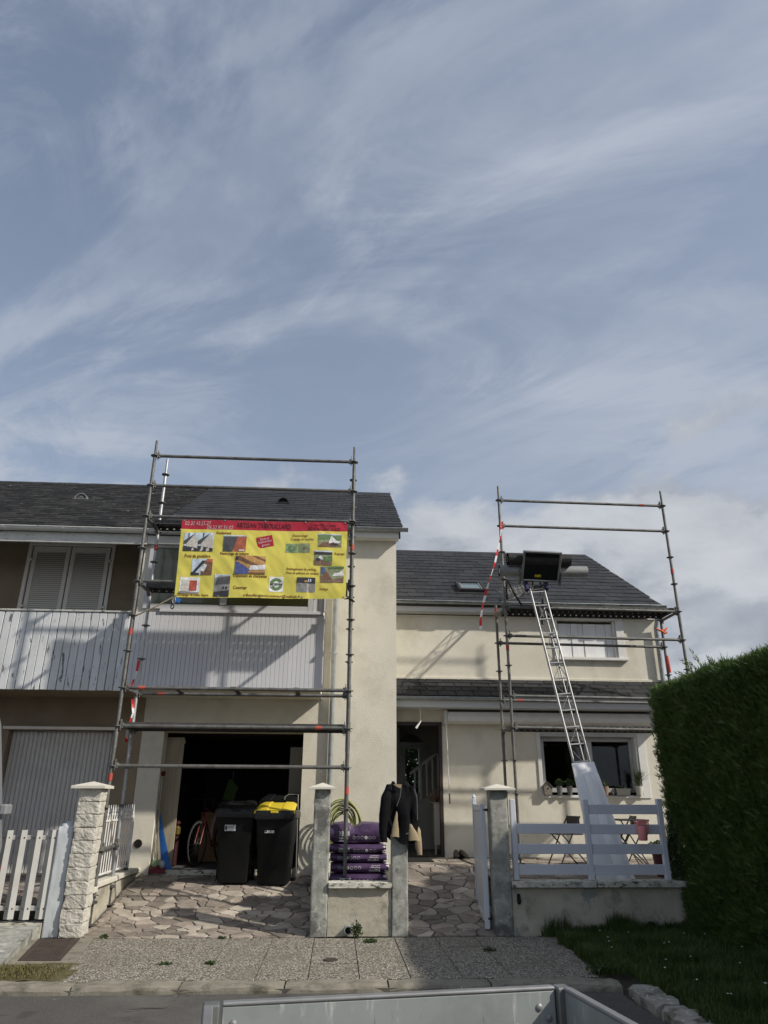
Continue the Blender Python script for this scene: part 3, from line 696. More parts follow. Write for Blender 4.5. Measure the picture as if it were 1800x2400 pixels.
top = roof_rows(-3.14, 1.062, 11.88, 5.995, P1_, L1 - .05, .235, .30, 1, .004)
low = roof_rows(-3.14, -.25, 11.88 - 4 * .235 * math.cos(P1_), 5.995 - 4 * .235 * math.sin(P1_), P1_, 4 * .235 - .01, .235, .30, 2, .004)
roof2 = put(MB().prism([(13.22, 4.985), (17.1, 7.315), (17.1, 7.22), (13.28, 4.92)], 0, .955, 6.24).prism([(17.1, 7.315), (20.95, 5.0), (20.95, 4.90), (17.1, 7.22)], 0, .955, 6.24), 'roof', ridge_m, house)
L2 = math.hypot(17.1 - 13.22, 7.32 - 4.99)
rr = roof_rows(.96, 6.28, 13.22, 4.995, P2_, L2 - .03, .285, .33, 3, .010)
cp = MB().prism([(12.88, 3.175), (13.498, 3.555), (13.498, 3.48), (12.94, 3.12)], 0, .955, 6.3); roof3 = put(cp, 'canopy_roof', ridge_m, house)
s3 = slate_mesh(.31, .26, .006); s3m = s3.mesh('slate'); s3m.materials.append(slate_m)
for m, k in roof_rows(.96, 6.32, 12.88, 3.19, math.atan2(.38, .618), .725, .175, .32, 5, .004)[:70]: inst(s3m, 'slate', roof3, m)
s2 = slate_mesh(.33, .50, .007)
lay(s2, rr, roof2, slate_m, 160); lay(s1, top + low, roof1, slate_m, 70)
rd_ = MB()
for i in range(11):
    x = -3.14 + i * .383; rd_.prism([(15.19, 8.06), (15.3, 8.15), (15.41, 8.06), (15.3, 8.11)], 0, x, x + .375)
put(rd_, 'ridge', ridge_m, house)
put(MB().prism([(16.98, 7.27), (17.1, 7.355), (17.22, 7.27), (17.1, 7.31)], 0, .97, 6.25), 'ridge', ridge_m, house)
e3 = MB(); e3.bev(.955, 6.28, 13.30, 13.335, 4.825, 4.955, .005); e3.box(.955, 6.24, 13.335, 13.498, 4.815, 4.83); put(e3, 'fascia', M('grey white fascia', (.50, .51, .51), rough=.6), house)
gutter(house, .955, 6.34, 13.25, 5.01, .052, zinc)
e4 = MB(); e4.bev(.955, 6.34, 12.955, 12.99, 2.995, 3.14, .005); e4.box(.955, 6.3, 12.99, 13.498, 2.992, 3.006); put(e4, 'fascia', MATS['grey white fascia'], house)
gutter(house, .955, 6.34, 12.90, 3.165, .048, zinc)
vb2 = MB().prism([(13.24, 4.80), (13.24, 4.98), (17.1, 7.30), (17.1, 7.12)], 0, 6.24, 6.262); put(vb2, 'bargeboard', ridge_m, house)
# roof window
def on2(x, d, h=0): return Vector((x, 13.22 + d * math.cos(P2_) - h * math.sin(P2_), 4.995 + d * math.sin(P2_) + h * math.cos(P2_)))
fm = frame(on2(2.345, .62, .02), Vector((1, 0, 0)), Vector((0, math.cos(P2_), math.sin(P2_))), Vector((0, -math.sin(P2_), math.cos(P2_))))
k_ = MB(); k_.bev(0, .06, 0, .60, 0, .09, .01, fm); k_.bev(.50, .56, 0, .60, 0, .09, .01, fm); k_.bev(.06, .50, 0, .07, 0, .085, .01, fm); k_.bev(.06, .50, .53, .60, 0, .095, .01, fm); k_.bev(-.05, .61, -.08, .0, 0, .012, .003, fm)
sky_w = put(k_, 'roof_window', ridge_m, house); put(MB().box(.06, .50, .07, .53, .05, .06, fm), 'pane', frost, sky_w)
fi = MB(); fi.bev(.065, .09, .07, .53, .05, .075, .004, fm); fi.bev(.47, .495, .07, .53, .05, .075, .004, fm); fi.bev(.09, .47, .075, .10, .05, .075, .004, fm); put(fi, 'sash', M('pale sash', (.22, .235, .235), rough=.5), sky_w)
# dark half round roof vent
def vent(parent, x, y, z, mat, inner, r=.125):
    m4 = frame((x, y, z), Vector((1, 0, 0)), Vector((0, 1, 0)), Vector((0, 0, 1)))
    a = MB(); n = 12; outer = [(x + r * math.cos(math.pi * i / n), z + r * math.sin(math.pi * i / n)) for i in range(n + 1)]; inn = [(x + (r - .022) * math.cos(math.pi * i / n), z + (r - .022) * math.sin(math.pi * i / n)) for i in range(n, -1, -1)]
    for i in range(n):
        q = [outer[i], outer[i + 1], inn[n - i - 1], inn[n - i]]; a.prism(q, 1, y - .01, y + .30)
    a.bev(x - r - .02, x + r + .02, y - .03, y + .01, z - .02, z - .002, .003)
    vo = put(a, 'roof_vent', mat, parent)
    g = MB(); g.prism([(x + (r - .024) * math.cos(math.pi * i / n), z + (r - .024) * math.sin(math.pi * i / n)) for i in range(n + 1)], 1, y + .06, y + .07); put(g, 'vent_back', ridge_m, vo)
    if inner:
        s = MB()
        for i in range(1, 8): an = math.pi * i / 8; s.tube([(x + .03 * math.cos(an), y + .01, z + .03 * math.sin(an)), (x + (r - .02) * math.cos(an), y + .01, z + (r - .02) * math.sin(an))], .007, 5)
        put(s, 'grille', mat, vo)
vent(house, -1.28, 13.72, 7.17, ridge_m, False)
# downpipes and small fittings on the walls
dp = MB(); dp.tube([(-.115, 12.03, .5), (-.115, 12.03, 5.3), (-.115, 11.86, 5.6), (-.115, 11.86, 5.92)], .04, 12); dpo = put(dp, 'downpipe', zinc, house, smooth=True)
cl = MB()
for z in (1.6, 3.75, 5.1): cl.tube([(-.115, 12.03, z - .012), (-.115, 12.03, z + .012)], .048, 12); cl.box(-.175, -.055, 12.03, 12.04, z - .008, z + .008)
put(cl, 'pipe_clip', zinc, dpo)
dq = MB(); dq.tube([(6.16, 13.25, 4.96), (6.16, 13.27, 4.80), (6.16, 13.42, 4.60), (6.16, 13.42, 3.3)], .042, 12); put(dq, 'downpipe', zinc, house, smooth=True)
hl = MB(); hl.lathe([(.062, 0), (.062, .012), (.05, .014), (.05, 0)], n=16, mat=T(-2.99, 12.1, .83) @ Matrix.Rotation(R(90), 4, 'X')); put(hl, 'vent_hole', iron, house)
put(MB().lathe([(.05, 0), (.05, .004)], n=16, mat=T(-2.99, 12.098, .83) @ Matrix.Rotation(R(90), 4, 'X')), 'vent_hole', rubber, house)
# awning cassette with crank
aw = MB(); aw.prism([(13.18, 2.785), (13.16, 2.85), (13.19, 2.945), (13.48, 2.965), (13.48, 2.82), (13.30, 2.745)], 0, 1.965, 5.72); awn = put(aw, 'awning', white_trim, house)
ac = MB(); ac.bev(1.905, 1.962, 13.16, 13.49, 2.735, 2.978, .01); ac.bev(5.723, 5.78, 13.16, 13.49, 2.735, 2.978, .01); put(ac, 'end_cap', MATS['grey white fascia'], awn)
ck = MB(); ck.tube([(1.932, 13.16, 2.735), (1.925, 13.12, 2.66)], .010, 6); ck.tube([(1.925, 13.12, 2.66), (1.945, 13.10, 1.57)], .008, 6); cko = put(ck, 'crank_rod', white_trim, awn, smooth=True)
put(MB().tube([(1.945, 13.10, 1.57), (1.948, 13.10, 1.40)], .014, 8), 'grip', M('grey plastic grip', (.20, .20, .18), rough=.6), cko)
cd = MB(); cd.tube([(1.44, 12.99, 3.0), (1.445, 12.97, 2.85), (1.445, 12.95, 2.75)], .005, 6); cd.tube([(1.455, 12.95, 2.76), (1.36, 12.92, 2.63)], [.010, .022], 8); put(cd, 'canopy_stay', white_trim, house, smooth=True)

# ------------------------------------------------------------------ the neighbouring house on the left
nb = thing('neighbour_house', (-6, 12.1, .4), 'older brown house at left with balcony boards, closed shutters and weathered slate roof', 'house')
wn = MB(); wall_panel(wn, -9.2, -3.145, .1, 6.02, W1, W1 + .28, [(-5.22, -3.57, .1, 2.47), (-5.42, -4.04, 3.2, 5.57)])
wn.box(-9.2, -8.9, W1 + .28, 18.6, .1, 5.8); wn.box(-8.9, -3.15, 18.3, 18.6, .1, 5.8); wn.prism([(12.12, 5.4), (18.55, 5.8), (15.3, 7.86)], 0, -9.19, -8.95)
put(wn, 'wall', render_old, nb)
pw = MB(); pw.box(-3.215, -3.19, 11.10, 12.095, 2.96, 5.30); put(pw, 'partition_wall', render_old, nb)
nd = MB(); nd.box(-5.22, -3.57, 12.26, 12.30, .35, 2.47); ngd = put(nd, 'garage_door', gdoor_m, nb)
rib = MB().bev(0, .062, 0, .025, 0, 1, .01).mesh('door_rib'); rib.materials.append(gdoor_m)
for i in range(24): inst(rib, 'door_rib', ngd, T(-5.215 + i * .0685, 12.236, .40) @ Matrix.Diagonal((1, 1, 2.06, 1)))
put(MB().bev(-5.3, -3.5, 12.03, 12.10, 2.475, 2.52, .006), 'lintel', shutter_m, nb)
bs = MB().box(-8.9, -3.2, 11.05, 12.098, 2.97, 3.10); put(bs, 'balcony_floor', render_old, nb)
bal = put(MB().bev(-8.9, -3.235, 10.97, 11.06, 4.125, 4.155, .006), 'balcony', M('worn rail paint', (.50, .50, .47), (.40, .40, .37), 7, rough=.8, dirt=[((.10, .10, .09), 16, .56, .62)]), nb)
pb = MB().bev(0, .107, 0, .022, 0, 1.17, .004).mesh('balcony_board'); pb.materials.append(paint_board)
for i in range(45):
    inst(pb, 'balcony_board', bal, T(-3.36 - i * .1182 + random.uniform(-.002, .002), 10.985 + random.uniform(-.002, .002), 2.948 + random.uniform(-.004, .004)))
br_ = MB(); br_.bev(-8.9, -3.25, 11.012, 11.05, 3.2, 3.27, .004); br_.bev(-8.9, -3.25, 11.012, 11.05, 3.85, 3.92, .004); br_.bev(-3.30, -3.24, 11.012, 11.06, 2.96, 4.12, .004); put(br_, 'balcony_rail', paint_board, bal)
def shutter(x0, x1):
    f = MB(); z0, z1, y = 3.22, 5.55, 12.11
    f.bev(x0, x0 + .07, y, y + .035, z0, z1, .004); f.bev(x1 - .07, x1, y, y + .035, z0, z1, .004); f.bev(x0 + .071, x1 - .071, y, y + .034, z1 - .09, z1, .004); f.bev(x0 + .071, x1 - .071, y, y + .034, z0, z0 + .10, .004)
    so = put(f, 'shutter', shutter_m, nb)
    s = MB(); z = z0 + .12
    while z < z1 - .10:
        s.add([(x0 + .07, y + .002, z), (x1 - .07, y + .002, z), (x1 - .07, y + .030, z + .030), (x0 + .07, y + .030, z + .030), (x0 + .07, y + .002, z + .008), (x1 - .07, y + .002, z + .008), (x1 - .07, y + .030, z + .038), (x0 + .07, y + .030, z + .038)],
              [(0, 1, 2, 3), (4, 7, 6, 5), (0, 4, 5, 1), (2, 6, 7, 3), (0, 3, 7, 4), (1, 5, 6, 2)]); z += .036
    put(s, 'louvres', shutter_m, so, kind='stuff')
shutter(-5.40, -4.765); shutter(-4.745, -4.085)
fw = MB(); fw.bev(-5.47, -5.41, 12.07, 12.12, 3.1, 5.61, .004); fw.bev(-4.05, -3.99, 12.07, 12.12, 3.1, 5.61, .004); fw.bev(-5.41, -4.05, 12.07, 12.12, 5.56, 5.61, .004); put(fw, 'window_frame', shutter_m, nb)
put(MB().box(-5.44, -4.02, 12.30, 12.32, 3.1, 5.58), 'window_back', dark_in, nb)
hg = MB()
for x in (-5.40, -4.06):
    for z in (5.30, 4.47): hg.bev(x - .035, x + .035, 12.05, 12.09, z - .02, z + .02, .005)
put(hg, 'hinges', shutter_m, nb, kind='stuff')
ef = MB(); ef.bev(-9.2, -3.145, 10.945, 10.985, 5.235, 5.41, .005); put(ef, 'fascia', zinc_old, nb)
gutter(nb, -9.3, -3.16, 10.885, 5.46, .06, zinc_old, .92)
rn = MB(); rn.prism([(10.93, 5.425), (15.3, 8.115), (15.3, 8.03), (10.99, 5.40)], 0, -9.3, -3.142); rn.prism([(15.3, 8.115), (18.9, 5.75), (18.9, 5.66), (15.3, 8.03)], 0, -9.3, -3.142); roofn = put(rn, 'roof', ridge_m, nb)
s4 = slate_mesh(.24, .34, .011)
lay(s4, roof_rows(-8.9, -3.145, 10.93, 5.425, P1_, math.hypot(4.37, 2.69) - .04, .175, .24, 21, .022), roofn, slate_old_m, 300)
rdn = MB()
for i in range(11): rdn.prism([(15.17, 8.07), (15.3, 8.165), (15.43, 8.07), (15.3, 8.12)], 0, -9.2 + i * .551, -9.2 + i * .551 + .54)
put(rdn, 'ridge', ridge_m, nb)
vent(nb, -5.28, 13.45, 7.02, M('zinc vent', (.23, .245, .25), rough=.5, metal=.4), True)

# ------------------------------------------------------------------ scaffolds
ros = MB(); n_ = 16
ros.lathe([(.026, -.0045), (.061, -.0045), (.061, .0045), (.026, .0045)], n=n_); ros.lathe([(.028, -.03), (.028, .012)], n=12)
ros_me = ros.mesh('rosette'); ros_me.materials.append(steel)
wm = MB(); wm.bev(-.03, .03, -.022, .022, -.035, .04, .008); wm.bev(-.012, -.002, -.030, .030, -.06, .085, .003); wedge_me = wm.mesh('wedge_head'); wedge_me.materials.append(steel)
def standard(parent, x, y, ztop, zbot, ring0, spigot=.24, mat=steel, jack=None):
    t = MB(); t.tube([(x, y, zbot), (x, y, ztop - spigot)], .0242, 12)
    if spigot: t.tube([(x, y, ztop - spigot), (x, y, ztop)], .019, 10)
    k = ring0 - 2.0
    while k > zbot + .1: t.tube([(x, y, k - .28), (x, y, k - .05)], .0275, 12); k -= 2.0
    st_ = put(t, 'standard', mat, parent, smooth=True)
    z = ring0
    while z > zbot + .05: inst(ros_me, 'rosette', st_, T(x, y, z)); z -= .5
    if jack is not None:
        j = MB(); j.tube([(x, y, jack), (x, y, zbot + .02)], .017, 10); j.bev(x - .075, x + .075, y - .075, y + .075, jack - .002, jack + .008, .003); j.lathe([(.03, -.02), (.055, -.012), (.055, .012), (.03, .02)], (x, y, zbot - .01), 12)
        put(j, 'base_jack', steel_dk, parent, smooth=True)
    return st_
def ledger(parent, a, b, bands=(), name='ledger', mat=steel, r=.0242):
    a, b = Vector(a), Vector(b); d = (b - a).normalized()
    lo = put(MB().tube([a + d * .07, b - d * .07], r, 12), name, mat, parent, smooth=True)
    ang = math.atan2(d.y, d.x)
    inst(wedge_me, 'wedge_head', lo, T(*(a + d * .055)) @ Matrix.Rotation(ang, 4, 'Z')); inst(wedge_me, 'wedge_head', lo, T(*(b - d * .055)) @ Matrix.Rotation(ang + math.pi, 4, 'Z'))
    for t in bands:
        p = a.lerp(b, t); put(MB().tube([p - d * .045, p + d * .045], r + .0015, 12), 'marking_tape', red_tape, lo, smooth=True)
    return lo
def band(st_, x, y, z, h=.09): put(MB().tube([(x, y, z - h / 2), (x, y, z + h / 2)], .0295 if False else .0285, 12), 'marking_tape', red_tape, st_, smooth=True)
def deck(parent, x0, x1, y0, y1, z, name='deck_plank', holes=True):
    """perforated steel plank: top with flanges that have a row of real slots"""
    m = MB(); h = .065; n = int((x1 - x0) / .105); pitch = (x1 - x0) / n; gap = .030
    for y in (y0, y1 - .004):
        m.box(x0, x1, y, y + .004, z - .024, z); m.box(x0, x1, y, y + .004, z - h, z - .044)
        for i in range(n): m.box(x0 + i * pitch + gap, x0 + (i + 1) * pitch, y, y + .004, z - .0438, z - .0242)
    w = (y1 - y0 - .008)
    rows = 3
    for r_ in range(rows + 1):   # strips of the walking surface between rows of drain slots
        a = y0 + .004 + w * r_ / (rows + 1) + (.008 if r_ else 0); b = y0 + .004 + w * (r_ + 1) / (rows + 1) - (.008 if r_ < rows else 0)
        m.box(x0, x1, a, b, z - .004, z)
    for r_ in range(1, rows + 1):
        c = y0 + .004 + w * r_ / (rows + 1)
        for i in range(n): m.box(x0 + i * pitch + gap * .8, x0 + (i + 1) * pitch, c - .0078, c + .0078, z - .0038, z - .0002)
    m.box(x0, x0 + .02, y0 + .005, y1 - .005, z - h, z - .005); m.box(x1 - .02, x1, y0 + .005, y1 - .005, z - h, z - .005)
    return put(m, name, steel_dk, parent)
SA = thing('scaffold', (-1.4, 10.4, .1), 'taller steel tube scaffold bay in front of the open garage, carrying the yellow banner', 'scaffold', 'steel scaffold bays')
LX, LY, LZ = -2.938, 10.03, 6.366
RX_ = LX + 3.07; LB = LY + .73
a1 = standard(SA, LX, LY, LZ + .26, .30, LZ, jack=g_drive(LX, LY)); a2 = standard(SA, RX_, LY, LZ + .26, .58, LZ - .004)
a3 = standard(SA, LX, LB, LZ + .30, .40, LZ + .018, mat=steel_lt, jack=g_drive(LX, LB)); a4 = standard(SA, RX_, LB, LZ + .26, .55, LZ + .02)
ring = lambda i: LZ - .5 * i
for i, bn_ in ((0, ()), (1, ()), (2, ()), (4, ()), (7, (.085,)), (8, (.87,)), (9, ())): ledger(SA, (LX, LY, ring(i)), (RX_, LY, ring(i)), bn_)
ledger(SA, (LX, LB, ring(7) + .02), (RX_, LB, ring(7) + .02), (.115,)); ledger(SA, (LX, LB, ring(8) + .02), (RX_, LB, ring(8) + .02))
for i in (2, 4, 7, 8, 11): ledger(SA, (LX, LY, ring(i)), (LX, LB, ring(i) + .018), name='transom')
for i in (2, 4, 7, 8): ledger(SA, (RX_, LY, ring(i)), (RX_, LB, ring(i) + .018), name='transom')
deck(SA, LX + .05, RX_ - .05, LY + .28, LY + .60, ring(2) + .055); deck(SA, LX + .05, RX_ - .05, LY + .28, LY + .60, ring(4) + .055); deck(SA, LX + .05, RX_ - .05, LY + .045, LY + .365, ring(8) + .055); deck(SA, LX + .05, RX_ - .05, LY + .385, LY + .70, ring(8) + .055)
for st_, x, y, z in ((a1, LX, LY, 3.63), (a1, LX, LY, 1.73), (a3, LX, LB, 5.12), (a2, RX_, LY, 1.58), (a2, RX_, LY, 4.95)): band(st_, x, y, z)
for t in (.2, .47, .75): put(MB().box(LX + 3.07 * t, LX + 3.07 * t + .07, LY + .02, LB - .02, ring(7) + .026, ring(7) + .034), 'cross_strap', steel_dk, SA)
SB = thing('scaffold', (4.3, 12.2, .58), 'scaffold bay before the entrance wing with a deck at gutter height behind the ladder hoist', 'scaffold', 'steel scaffold bays')
QX, QY, QZ = 2.818, 11.849, 6.565; QR = QX + 3.07; QB = QY + .73
b1 = standard(SB, QX, QY, QZ + .28, .66, QZ, jack=.575); b2 = standard(SB, QR, QY, QZ + .28, .66, QZ - .02, jack=.575)
b3 = standard(SB, QX, QB, 4.78, .66, 4.586, spigot=.0, jack=.575); b4 = standard(SB, QR, QB, 4.62, .66, 4.566, spigot=.0, jack=.575)
rq = lambda i: QZ - .5 * i
for i, bn_ in ((0, (.87,)), (1, (.5,)), (4, ()), (5, ()), (7, ()), (8, ())): ledger(SB, (QX, QY, rq(i)), (QR, QY, rq(i) - .02), bn_ if i == 0 else ())
for z, bn_ in ((4.086, ()), (3.086, (.11,))): ledger(SB, (QX, QB, z), (QR, QB, z - .02), bn_)
for z in (rq(4), rq(8)):
    ledger(SB, (QX, QY, z), (QX, QB, z), name='transom'); ledger(SB, (QR, QY, z - .02), (QR, QB, z - .02), name='transom')
deck(SB, QX + .05, QR - .05, QY + .045, QY + .36, rq(4) + .055); deck(SB, QX + .05, QR - .05, QY + .375, QY + .60, rq(4) + .055)
deck(SB, QX + .05, QR - .05, QY + .045, QY + .36, rq(8) + .055); deck(SB, QX + .05, QR - .05, QY + .375, QY + .69, rq(8) + .055)
tb_ = MB().bev(QX + .06, QR + .02, QB + .01, QB + .03, rq(4) + .06, rq(4) + .10, .004); put(tb_, 'toe_board', steel_lt, SB)
for st_, x, y, z in ((b2, QR, QY, 5.28), (b1, QX, QY, 3.86), (b3, QX, QB, 4.66)): band(st_, x, y, z)

# ------------------------------------------------------------------ banner tied to the scaffold
ban = thing('banner', (-1.2, 9.97, 4.12), 'yellow roofing banner with a red top strip, lettering and small photographs tied to the scaffold', 'banner')
def bwave(x, z):
    u = (x + 2.4) / 2.45; v = (z - 4.12) / 1.2
    return 9.972 + .012 * math.sin(u * 11 + 1.8 * v) * (1 - .5 * v) + .020 * noise.noise((x * 2.2, z * 2.0, 1.3)) + .009 * noise.noise((x * 5 + z * 4, z * 3 - x, 4.3)) + .004 * noise.noise((x * 14 + z * 9, z * 7, 7.3)) + .012 * (1 - v) ** 2 * math.sin(u * 17 + z * 6) * (u > .78) - .010 * math.sin(math.pi * u)
def bl_x(v): return -2.385 + .018 * (1 - v) * 0
def bgrid(z0, z1, nx, nz, name, mat):
    vs_ = []; 
    for j in range(nz + 1):
        for i in range(nx + 1):
            u = i / nx; z = z0 + (z1 - z0) * j / nz
            v = (z - 4.12) / 1.19; xl = -2.398 + (1 - v) * .020; xr = .050 + .004 * math.sin(v * 9)
            x = xl + (xr - xl) * u; zz = z + .022 * u - .010 * math.sin(math.pi * u) * (1 if v > .5 else .3) * 1.0
            vs_.append((x, bwave(x, zz), zz))
    fs = [(j * (nx + 1) + i, j * (nx + 1) + i + 1, (j + 1) * (nx + 1) + i + 1, (j + 1) * (nx + 1) + i) for j in range(nz) for i in range(nx)]
    return put(MB().add(vs_, fs), name, mat, ban, smooth=True)
bgrid(4.125, 5.160, 110, 48, 'yellow_sheet', banner_y); bgrid(5.160, 5.308, 110, 8, 'red_strip', banner_r)
hem = MB()
for x in np.linspace(-2.36, .02, 5):
    for z in (5.295, 4.145): hem.lathe([(.006, 0), (.013, 0), (.013, .003), (.006, .003)], n=10, mat=T(x, bwave(x, z) - .003, z + .022 * (x + 2.4) / 2.45) @ Matrix.Rotation(R(90), 4, 'X'))
put(hem, 'eyelets', alu, ban, kind='stuff')
for s, x0, z0, x1, z1, mt, sh, ft in (
        ('02.37.43.55.27', -2.345, 5.222, -1.967, 5.285, ink_w, .15, .0), ('06.22.97.51.02', -2.017, 5.162, -1.638, 5.222, ink_w, .15, .0), ('ARTISAN TRIBOUILLARD', -1.586, 5.195, -.79, 5.275, ink_k, 0, .0),
        ('13 rue Max Cousin', -.512, 5.247, -.122, 5.297, ink_k, .25, .0), ('28210 NOGENT LE ROI', -.54, 5.180, -.057, 5.235, ink_k, .25, .0),
        ('Ravalement', -1.871, 5.085, -1.654, 5.129, ink_b, 0, .012), ('Pose de gouttière', -2.298, 4.702, -1.927, 4.772, ink_b, 0, .014), ('Nettoyage de toiture', -1.788, 4.751, -1.376, 4.814, ink_b, 0, .014), ('Traitement de charpente', -1.585, 4.419, -1.094, 4.482, ink_b, 0, .014),
        ('Couvreur', -1.562, 4.255, -1.362, 4.308, ink_b, 0, .016), ('Décapage de volet, lasure', -2.339, 4.136, -1.905, 4.185, ink_b, 0, .014), ('tribouillarddavid.couvreur@outlook.fr', -1.409, 4.138, -.596, 4.195, ink_b, .25, .012),
        ('Dessouchage', -.76, 5.066, -.534, 5.117, ink_b, .25, .008), ('Coupage de souches', -.784, 5.009, -.44, 5.061, ink_b, .25, .008), ('Rognage', -.13, 4.799, .019, 4.847, ink_b, .25, .008), ('Aménagement de parking,', -.825, 4.548, -.385, 4.602, ink_b, .25, .008),
        ('Pose de pelouse en rouleau', -.822, 4.489, -.347, 4.541, ink_b, .25, .008), ('Dallage', -.327, 4.259, -.204, 4.304, ink_b, .25, .008)):
    text_obj(s, 'lettering', mt, ban, x0, z0, x1, z1, -.0035, bwave, sh, ft)
def pmat(n, c): return M('print ' + n, c, tuple(min(1, q * 1.5 + .01) for q in c), 28, rough=.5)
PC = {'sky': (.42, .50, .58), 'wall': (.42, .40, .36), 'dark': (.03, .03, .035), 'slate': (.06, .06, .065), 'tile': (.36, .10, .055), 'wood': (.40, .22, .08), 'brown': (.14, .075, .045), 'blue': (.06, .08, .22), 'grey': (.20, .20, .20), 'white': (.60, .60, .60), 'green': (.10, .17, .07), 'green2': (.18, .26, .14), 'lawn': (.20, .23, .13), 'red': (.30, .06, .04), 'olive': (.22, .24, .14), 'soil': (.16, .10, .07)}
PM_ = {k: pmat(k, v) for k, v in PC.items()}
def photo(x0, z0, x1, z1, bg, shapes):
    def grid(poly, off):
        bm = bmesh.new(); f = bm.faces.new([bm.verts.new((x0 + p[0] * (x1 - x0), 0, z0 + p[1] * (z1 - z0))) for p in poly])
        bmesh.ops.triangulate(bm, faces=[f]); bmesh.ops.subdivide_edges(bm, edges=list(bm.edges), cuts=3, use_grid_fill=True)
        for v in bm.verts: v.co.y = bwave(v.co.x, v.co.z) - off
        return MB().bm(bm)
    m = MB(); N_ = 9
    m.add([(x0 + (x1 - x0) * i / N_, bwave(x0 + (x1 - x0) * i / N_, z0 + (z1 - z0) * j / N_) - .003, z0 + (z1 - z0) * j / N_) for j in range(N_ + 1) for i in range(N_ + 1)], [(j * (N_ + 1) + i, j * (N_ + 1) + i + 1, (j + 1) * (N_ + 1) + i + 1, (j + 1) * (N_ + 1) + i) for j in range(N_) for i in range(N_)])
    po = put(m, 'printed_picture', PM_[bg], ban)
    for q, (c, poly) in enumerate(shapes): put(grid(poly, .0048 + .0006 * q), 'picture_shape', PM_[c], po)
for a in ((-2.335, 4.818, -2.133, 5.102), (-2.130, 4.818, -1.905, 5.108)):
    photo(*a, 'sky', [('wall', [(.15, 0), (1, 0), (1, .45), (.8, .95), (.2, .4)]), ('dark', [(0, 0), (1, 0), (1, .16), (0, .30)]), ('slate', [(0, .55), (.8, 1), (.2, .40), (0, .35)]), ('dark', [(.30, .75), (.36, .75), (.36, .98), (.30, .98)])])
photo(-1.758, 4.82, -1.427, 5.073, 'tile', [('slate', [(0, 0), (.42, 0), (.62, .92), (0, .92)]), ('sky', [(0, .92), (1, .94), (1, 1), (0, 1)]), ('white', [(.70, .04), (.95, .04), (.95, .13), (.70, .13)])] + [('brown', [(.44 + .022 * k, .1 + .1 * k), (1, .1 + .1 * k), (1, .115 + .1 * k), (.447 + .022 * k, .115 + .1 * k)]) for k in range(8)])
photo(-2.183, 4.457, -1.885, 4.701, 'sky', [('brown', [(.45, 0), (1, 0), (1, .85), (.6, .9), (.5, .4)]), ('dark', [(0, .1), (.1, .0), (.65, .85), (.5, .9)]), ('white', [(.42, .3), (.6, .7), (.75, .6), (.6, .2)]), ('tile', [(.7, .8), (1, .75), (1, 1), (.72, 1)]), ('dark', [(0, 0), (.4, 0), (.4, .12), (0, .2)])])
photo(-1.559, 4.481, -1.125, 4.76, 'wood', [('brown', [(.0, .82), (.75, .38), (.8, .48), (.1, .98)]), ('brown', [(.55, 1), (1, .68), (1, .80), (.68, 1)]), ('brown', [(.45, .1), (1, .1), (1, 0), (.4, 0)]), ('white', [(.46, .22), (1, .26), (1, .52), (.50, .46)]), ('blue', [(0, 0), (.4, 0), (.50, .22), (.34, .42), (.12, .62), (0, .7)]), ('dark', [(.0, .75), (.08, .75), (.10, .92), (.02, .98)])])
photo(-2.323, 4.182, -2.043, 4.423, 'white', [('wall', [(.08, .14), (.5, .14), (.5, .84), (.08, .84)]), ('red', [(.48, .16), (.86, .18), (.86, .80), (.48, .80)]), ('grey', [(0, 0), (1, 0), (1, .10), (0, .13)])])
photo(-1.836, 4.144, -1.616, 4.47, 'grey', [('sky', [(0, .8), (.3, .95), (1, .95), (1, 1), (0, 1)]), ('dark', [(0, 0), (1, 0), (1, .3), (0, .22)]), ('slate', [(.08, .55), (.2, .85), (1, .92), (1, .58)]), ('dark', [(.55, .34), (.66, .34), (.66, .46), (.55, .46)]), ('dark', [(.75, .34), (.86, .34), (.86, .46), (.75, .46)])])
photo(-1.057, 4.232, -.852, 4.455, 'white', [('green', [(.5 + .44 * math.cos(t), .5 + .42 * math.sin(t)) for t in np.linspace(0, 2 * math.pi, 28)[:-1]]), ('white', [(.5 + .22 * math.cos(t), .5 + .21 * math.sin(t)) for t in np.linspace(0, 2 * math.pi, 20)[:-1]]), ('white', [(.04, .36), (.08, .30), (.96, .60), (.92, .70)])])
text_obj('DECENNALE', 'lettering', PM_['dark'], ban, -1.04, 4.320, -.868, 4.366, -.0072, bwave, 0, .02, rot=.24)
photo(-.847, 4.828, -.677, 4.967, 'green2', [('green', [(.1, .2), (.5, .1), (.9, .3), (.8, .75), (.3, .8)]), ('olive', [(.4, .4), (.6, .35), (.65, .6), (.45, .65)])])
photo(-.663, 4.833, -.495, 4.972, 'olive', [('green2', [(.1, .2), (.5, .1), (.9, .3), (.8, .75), (.3, .8)]), ('soil', [(.3, .4), (.6, .25), (.7, .5), (.45, .65)])])
photo(-.377, 4.927, -.03, 5.131, 'lawn', [('green', [(0, .55), (1, .6), (1, .9), (0, .95)]), ('sky', [(0, .9), (.35, .98), (.6, .9), (1, .95), (1, 1), (0, 1)]), ('brown', [(0, 0), (1, .1), (.7, .4), (.2, .35)]), ('white', [(.45, .3), (.9, .32), (.95, .45), (.7, .5), (.55, .9), (.5, .6)]), ('dark', [(.5, .15), (.85, .15), (.8, .32), (.55, .3)])])
